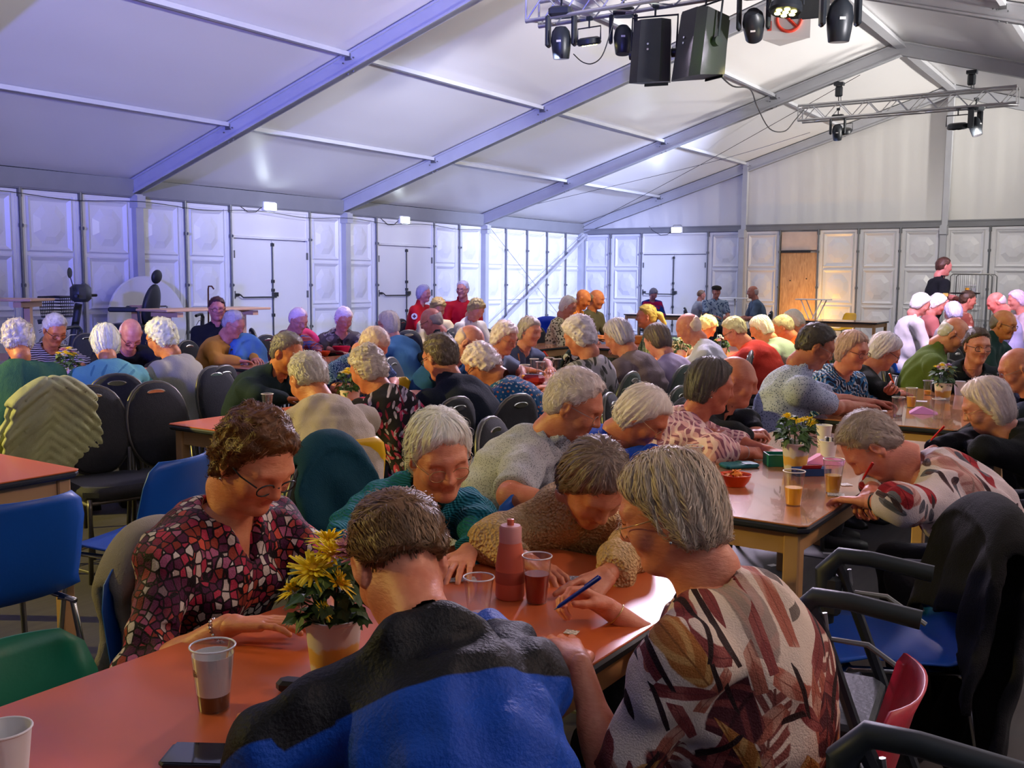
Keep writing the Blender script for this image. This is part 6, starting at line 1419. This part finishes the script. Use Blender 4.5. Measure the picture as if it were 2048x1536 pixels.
def par(label, c, lit, s=1., tilt=.2, rz=0):
    t = thing('led_par_light', label, 'stage light', c, rz, 'flat LED pars'); t.scale = (s, s, s); R_ = Matrix.Rotation(tilt, 3, 'X')
    h = MB().lathe([(.0005, .05), (.12, .05), (.16, .03), (.17, -.03), (.15, -.055), (.0005, -.055)], n=24, R=R_, cap=False).build('lamp_body', M_RIG, t, smooth=True)
    for k in range(7):
        a = 2*PI*k/6; o = R_@Vector((0 if k == 6 else .085*math.cos(a), 0 if k == 6 else .085*math.sin(a), -.058)); MB().lathe([(.0005, -.006), (.028, -.004), (.032, .006), (.0005, .006)], tuple(o), 14, R=R_, cap=False).build('led_lens', mat('led_yellow', (1, .9, .4), .4, emit=(1, .88, .22), estr=22) if lit else M_LENS, h)
    MB().tube([(-.18, 0, 0), (-.18, 0, .18), (.18, 0, .18), (.18, 0, 0)], .010, 6).build('yoke', M_RIG, t)
    k = clampmb(); k.v = [(x, y, z+.17) for x, y, z in k.v]; k.build('clamp', M_RIG, t); return t
sp = Q(1307, 108, -15); speaker('black loudspeaker on the truss, left of the pair', sp, .88, .25, -.12); sp = Q(1402, 92, -15.1); speaker('black loudspeaker on the truss with green light on its side', sp, .92, -.45, -.12)
sp = Q(1625, -22, -14.2); speaker('black loudspeaker at the top edge of the picture', sp, .8, .2)
moving_head('moving-head light at the left end of the near truss', Q(1122, 80, -15.1), 1.05, .12, .3); moving_head('moving-head light behind the left loudspeaker', Q(1246, 75, -14.8), .95, -.1, .5); moving_head('moving-head light left of the lit yellow par', Q(1507, 45, -15.1), 1.0, .9, .3); moving_head('moving-head light right of the red ring sign', Q(1680, 35, -15.1), 1.15, .1, .5)
par('small lit par beside the left moving head', Q(1178, 82, -15), True, .85, .25); par('yellow lit par glowing beside the red ring sign', Q(1572, 14, -15.2), True, 1.0, -.15)
moving_head('moving-head light at the left of the far truss', Q(1675, 262, -5), .9, .3, 0.2); par('dark par at the left of the far truss', Q(1690, 262, -4.8), False, .8, .5); par('dark par at the right of the far truss', Q(1915, 252, -5), False, 1.1, .2); moving_head('moving-head light at the right of the far truss', Q(1950, 250, -5), 1.0, -.3, 1.2)
spot('green_spill_lamp', (Q(1480, 60, -15.4)[0], -15.6, Q(1480, 60, -15.4)[2]-.25), tuple(Q(1405, 110, -15.1)), 14, (.45, 1, .12), 90, 1, .05)
# hanging three-sided sign with the red ring
sc = Q(1572, 80, -12.5); sg = thing('hanging_sign', 'white three-sided hanging sign with red prohibition ring', 'sign', sc, .2)
tri = [(-.28, -.10), (.30, -.02), (-.12, .32)]; MB().prism(tri, 'z', 0, .42).build('sign_box', M_PAPER, sg)
R_ = Matrix.Rotation(math.atan2(.08, .58), 3, 'Z')@Matrix.Rotation(PI/2, 3, 'X'); rm = mat('sign_red', (.70, .06, .03), .5); oo = Vector((.04, -.068, .24))
MB().tube([tuple(oo+R_@Vector((.15*math.cos(2*PI*k/28), .15*math.sin(2*PI*k/28), 0))) for k in range(29)], .022, 6, cap=False).build('red_ring', rm, sg, smooth='all'); MB().tube([tuple(oo+R_@Vector((-.10, .10, 0))), tuple(oo+R_@Vector((.10, -.10, 0)))], .02, 6).build('red_bar', rm, sg); MB().box((-.2, -.098, .17), (.05, .012, .12), .14).build('red_mark', rm, sg)
MB().tube([(0, .05, .42), (0, .05, roofz(sc[0])-sc[2]-.02)], .004, 5).build('hanging_wire', M_STEEL, sg)
# cables
def cable(label, pts, r=.008, name='cable'):
    t = MB()
    P_ = [Vector(p) for p in pts]; out = []
    for i in range(len(P_)-1):
        p0, p1_, p2_, p3 = P_[max(i-1, 0)], P_[i], P_[i+1], P_[min(i+2, len(P_)-1)]
        for k in range(6): u = k/6; out.append(.5*((2*p1_)+(p2_-p0)*u+(2*p0-5*p1_+4*p2_-p3)*u*u+(-p0+3*p1_-3*p2_+p3)*u**3))
    out.append(P_[-1]); o = t.tube(out, r, 6).build(name, M_BLACKM, None, smooth='all'); tag(o, label, 'cable'); return o
def mixp(a, b, n, Ya, Yb, pts): return [Q(px, py, Ya+(Yb-Ya)*i/(len(pts)-1)) for i, (px, py) in enumerate(pts)]
cable('black cable looping from the loudspeaker to the far truss', mixp(0, 0, 0, -15, -5.1, [(1430, 140), (1465, 172), (1500, 178), (1515, 215), (1540, 258), (1570, 262), (1590, 240), (1608, 219)]), .010)
cable('thin black cable looping below the left moving head', [Q(px, py, -15.2) for px, py in ((1147, 108), (1165, 124), (1185, 127), (1205, 110), (1222, 60), (1228, 30))], .007)
cable('thin steel wire crossing below the roof towards the far truss', [Q(1165, 455, -.3), Q(1400, 330, -2.2), Q(1720, 150, -4.9)], .006)
cable('second thin steel wire crossing below the roof', [Q(1000, 425, -4.5), Q(1400, 330, -4.7), Q(1620, 265, -4.9)], .005)
cable('black cable strung along the eave of the left wall', [(.24, -25+i*1.25, 2.76-(.06 if i % 2 else .0)) for i in range(17)], .006)
# ------------------------------------------------------------------ background furniture and mobility aids
M_WOODT = mat('pale_beech_top', (.66, .40, .24), .45, var=.12, vscale=6)
def bar_table(label, cx, cy, lx, ly, z, rz=0):
    t = thing('high_table', label, 'table', (cx, cy, 0), rz, 'wooden high tables'); MB().rbox((0, 0, z-.015), (lx, ly, .03), .01).build('table_top', M_WOODT, t)
    for s_ in (-1, 1):
        MB().box((s_*lx*.36, 0, (z-.03)/2), (.07, .07, z-.03)).build('leg', M_WOODT, t); MB().box((s_*lx*.36, 0, z-.07), (.09, ly*.85, .06)).build('bearer', M_WOODT, t); MB().box((s_*lx*.36, 0, .03), (.09, ly*.8, .06)).build('foot', M_WOODT, t)
    MB().box((0, 0, z*.45), (lx*.72, .04, .09)).build('stretcher', M_WOODT, t); return t
p = atz(412, 616, 1.12); bar_table('high wooden table behind the denim gilet and yellow cardigan', p[0], p[1], 1.7, .62, 1.12, PI/2)
p = atd(-25, 592, 10.6); bar_table('high wooden table at the left edge of the picture', p[0], p[1], 1.3, .62, 1.26, .6)
wt = aty(1628, 588, -1.3); t = thing('folding_table', 'white folding table with crossed legs by the far wall', 'table', (wt[0], -1.3, 0)); MB().rbox((0, 0, 1.10), (.75, .55, .025), .02).build('table_top', M_PANEL, t)
for a, b in ((-.25, .25), (.25, -.25)): MB().tube([(a, -.2, 0), (b, -.2, 1.09)], .014, 8).build('leg', M_PANEL, t); MB().tube([(a, .2, 0), (b, .2, 1.09)], .014, 8).build('leg', M_PANEL, t)
t = thing('folding_table', 'white folding table behind the cap man', 'table', (aty(1470, 588, -1.6)[0], -1.6, 0)); MB().rbox((0, 0, 1.10), (.75, .55, .025), .02).build('table_top', M_PANEL, t); MB().tube([(0, 0, 0), (0, 0, 1.09)], .025, 8).build('leg', M_PANEL, t); MB().lathe([(.22, 0), (.20, .02), (.03, .03)], n=16).build('foot', M_PANEL, t)
# white round folding table leaning on the left wall
rc = atx(292, 590, .32); t = thing('round_table_top', 'white round folding table leaning against the left wall', 'table', (.36, rc[1], .78)); Rl = Matrix.Rotation(PI/2-.12, 3, 'Y')
MB().lathe([(.0005, -.02), (.74, -.02), (.76, 0), (.74, .02), (.0005, .02)], n=40, R=Rl, cap=False).build('disc', M_PANEL, t, smooth=True); MB().tube([(.08, -.3, .25), (.08, .3, .25)], .014, 6).tube([(.10, -.3, .25), (.12, -.3, -.5)], .014, 6).tube([(.10, .3, .25), (.12, .3, -.5)], .014, 6).build('folded_legs', M_STEEL, t)
t = thing('wooden_crate', 'small wooden box standing beside the scooter seat', 'box', (atd(290, 605, 12.9)[0], atd(290, 605, 12.9)[1], 0)); MB().box((0, 0, .55), (.22, .3, 1.1)).build('box_body', M_WOODT, t); MB().box((0, 0, 1.11), (.25, .33, .02)).build('lid', M_WOODT, t)
# mobility scooter
M_SEAT = mat('scooter_vinyl', (.022, .026, .032), .5, bump=.2, bscale=90); M_SCO = mat('scooter_body', (.05, .055, .06), .4)
so = atd(215, 600, 12.6); sc_ = thing('mobility_scooter', 'black mobility scooter with basket parked by the left wall', 'scooter', (so[0], so[1], 0), math.radians(214)); sc_.scale = (1.12, 1.12, 1.12)
def M3(): return MB()
M3().rbox((.05, 0, .24), (1.15, .5, .14), .06).build('chassis', M_SCO, sc_, smooth=True); M3().rbox((-.38, 0, .42), (.42, .46, .28), .06).build('motor_cover', M_SCO, sc_, smooth=True)
for x, y in ((.55, .24), (.55, -.24), (-.45, .27), (-.45, -.27)): M3().lathe([(.0005, -.05), (.11, -.05), (.15, -.035), (.15, .035), (.11, .05), (.0005, .05)], (x, y, .15), 20, R=Matrix.Rotation(PI/2, 3, 'X'), cap=False).build('wheel', M_BLACKM, sc_, smooth=True)
M3().tube([(-.35, 0, .5), (-.35, 0, .68)], .04, 10).build('seat_post', M_STEEL, sc_); M3().rbox((-.28, 0, .73), (.46, .5, .10), .05).build('seat', M_SEAT, sc_, smooth=True)
fb = Field((-.75, -.3, .72), (-.3, .3, 1.5), .02); fb.ell((-.54, 0, 1.0), (.075, .23, .28), rotm(0, -.22, 0), .02); vv, qq = fb.mesh(); link('backrest', npmesh('backrest', [vv], [qq], [M_SEAT]), sc_)
fb = Field((-.8, -.2, 1.2), (-.45, .2, 1.55), .015); fb.ell((-.62, 0, 1.36), (.05, .13, .09), rotm(0, -.2, 0), .02); vv, qq = fb.mesh(); link('headrest', npmesh('headrest', [vv], [qq], [M_SEAT]), sc_)
for y in (-.28, .28): M3().rbox((-.3, y, .96), (.36, .07, .06), .02).tube([(-.48, y, .96), (-.5, y, .75)], .018, 8).build('armrest', M_SEAT, sc_)
M3().tube([(.5, 0, .3), (.36, 0, 1.02)], .045, 10).build('tiller', M_SCO, sc_); M3().rbox((.33, 0, 1.15), (.20, .28, .22), .06).build('console', M_SCO, sc_, smooth=True); M3().tube([(.26, -.3, 1.12), (.32, -.14, 1.12), (.32, .14, 1.12), (.26, .3, 1.12)], .018, 8).build('handlebar', M_BLACKM, sc_)
M3().tube([(.32, .2, 1.18), (.34, .26, 1.36)], .006, 6).lathe([(.0005, -.012), (.06, -.008), (.065, 0), (.0005, .012)], (.34, .27, 1.40), 16, R=Matrix.Rotation(PI/2, 3, 'Y'), cap=False).build('mirror', M_BLACKM, sc_, smooth=True)
bk = MB()
for k in range(7):
    z = .86+.04*k; w_ = .15+.010*k; bk.tube([(.50, -w_, z), (.50+.26, -w_, z), (.50+.26, w_, z), (.50, w_, z), (.50, -w_, z)], .006 if k < 6 else .014, 5)
for k in range(8):
    y = -.15+.30*k/7; bk.tube([(.76, y, .86), (.76, y*1.35, 1.10)], .004, 4); bk.tube([(.50, y, .86), (.50, y*1.35, 1.10)], .004, 4)
bk.box((.63, 0, .855), (.26, .3, .01)).build('basket', M_BLACKM, sc_)
# rollators
def rollator(label, loc, rz, seatc=None, hgt=.90, hw=.25):
    t = thing('rollator', label, 'walker', (loc[0], loc[1], 0), rz, 'rollator walkers'); g = mat('rollator_frame', (.014, .016, .02), .4)
    for y in (-hw, hw):
        MB().tube([(-.28, y, .12), (-.12, y, .50), (.0, y*.95, hgt-.04), (.02, y*.95, hgt)], .014, 8).build('side_tube', g, t, smooth=True); MB().tube([(.30, y, .12), (.12, y, .48), (-.05, y, .56)], .014, 8).build('front_tube', g, t, smooth=True)
        h = MB().tube([(.04, y*.95, hgt-.16), (.045, y*.95, hgt-.03), (.01, y*.95, hgt+.012), (-.06, y*.95, hgt+.012), (-.20, y*.95, hgt-.005)], [.020, .026, .021, .019, .020], 10).build('handgrip', mat('grip_rubber', (.012, .018, .024), .5), t, smooth=True)
        MB().tube([(-.01, y*.95, hgt-.02), (-.02, y*.95, hgt-.075), (-.10, y*.95, hgt-.075), (-.19, y*.95, hgt-.13)], .006, 6).build('brake_lever', mat('lever_grey', (.22, .22, .22), .35, metal=.5), h, smooth=True); MB().rbox((.03, y*.95, hgt-.09), (.05, .045, .10), .012).build('grip_clamp', M_BLACKM, t)
        for x in (-.28, .32): MB().lathe([(.0005, -.018), (.07, -.018), (.095, -.012), (.095, .012), (.07, .018), (.0005, .018)], (x, y, .097), 20, R=Matrix.Rotation(PI/2, 3, 'X'), cap=False).build('wheel', M_BLACKM, t, smooth=True)
        MB().tube([(.02, y*.95, hgt-.1), (.12, y*1.05, hgt-.25), (.05, y, .35), (-.22, y, .18)], .004, 5).build('brake_cable', M_BLACKM, t)
    MB().rbox((.0, 0, .56), (.22, 2*hw-.06, .04), .02).build('seat', M_SEAT, t); MB().box((.16, 0, .40), (.16, 2*hw-.12, .22)).build('bag', mat('bag_nylon', (.03, .035, .04), .8, bump=.3), t); return t
ga = (atz(1779, 1120, .86)+atz(1737, 1217, .86))/2; dr_ = atz(1779, 1120, .86)-atz(1737, 1217, .86); an_ = math.atan2(dr_[1], dr_[0])-PI/2
rollator('black rollator with grey brake levers beside the leaf print blouse', ga-.10*np.array([math.cos(an_), math.sin(an_), 0]), an_+PI, hgt=.85, hw=.19)
ga = atz(1865, 1488, .86)+np.array([.05, -.20, 0]); rollator('rollator handles at the bottom right edge', ga-.10*np.array([math.cos(an_), math.sin(an_), 0]), an_+PI, hgt=.85, hw=.2)
for lb, px, py, d, a in (('rollator parked in front of the scooter basket', 110, 640, 11.5, 60), ('rollator parked between scooter and high table', 186, 640, 10.0, 100), ('rollator parked left of the denim gilet', 370, 640, 12.6, 120), ('rollator parked against the nearest double door', 466, 630, 13.8, 60)):
    r_ = atd(px, py, d); rollator(lb, r_, math.radians(a), hgt=1.0 if d > 12 else .95)
cn = atd(415, 600, 12.5); t = thing('walking_cane', 'wooden walking cane standing above the dark red hair', 'cane', (cn[0], cn[1], .0)); MB().tube([(0, 0, .45), (.02, 0, 1.36)], .011, 8).build('shaft', mat('cane_wood', (.10, .035, .015), .4), t, smooth=True); MB().tube([(.02, 0, 1.36), (.03, 0, 1.40), (.07, .02, 1.40), (.10, .03, 1.36)], .011, 8).build('handle', mat('cane_wood', (.10, .035, .015), .4), t, smooth=True); MB().box((0, 0, .225), (.05, .05, .45)).build('holder', M_STEEL, t)
# wire roll cage by the far wall
kc = aty(1945, 575, -1.4); cg = thing('roll_cage', 'grey wire roll cage behind the waiter', 'cage', (kc[0], -1.3, 0)); M_WIRE = mat('zinc_wire', (.22, .22, .22), .4, metal=.6); wy, hh = .42, 1.72
for y in (-.35, .35):
    MB().tube([(-wy, y, .1), (-wy, y, hh-.05), (-wy+.05, y, hh), (wy-.05, y, hh), (wy, y, hh-.05), (wy, y, .1)], .014, 8).build('side_frame', M_WIRE, cg, smooth=True)
    for k in range(1, 10): MB().tube([(-wy+2*wy*k/10, y, .15), (-wy+2*wy*k/10, y, hh)], .005, 5).build('wire', M_WIRE, cg)
    MB().tube([(-wy, y, .7), (wy, y, .7)], .006, 5).build('cross_wire', M_WIRE, cg)
MB().box((0, 0, .12), (2*wy, .74, .04)).build('base_deck', M_WIRE, cg); MB().box((-.02, -.362, 1.26), (.32, .008, .12)).build('name_board', mat('board_grey', (.16, .19, .22), .6), cg)
for x in (-.35, .35):
    for y in (-.3, .3): MB().lathe([(.0005, -.02), (.05, -.02), (.05, .02), (.0005, .02)], (x, y, .05), 14, R=Matrix.Rotation(PI/2, 3, 'X')).build('castor', M_BLACKM, cg)
t = thing('orange_crate', 'stacked orange plastic crate behind the spotlit group', 'crate', tuple(atd(1962, 640, 13.5)[:2])+(0,)); MB().rbox((0, 0, .35), (.5, .4, .7), .02).build('crate_body', mat('crate_orange', (.72, .12, .012), .5), t); MB().box((0, 0, .71), (.52, .42, .03)).build('crate_rim', mat('crate_orange', (.72, .12, .012), .5), t)
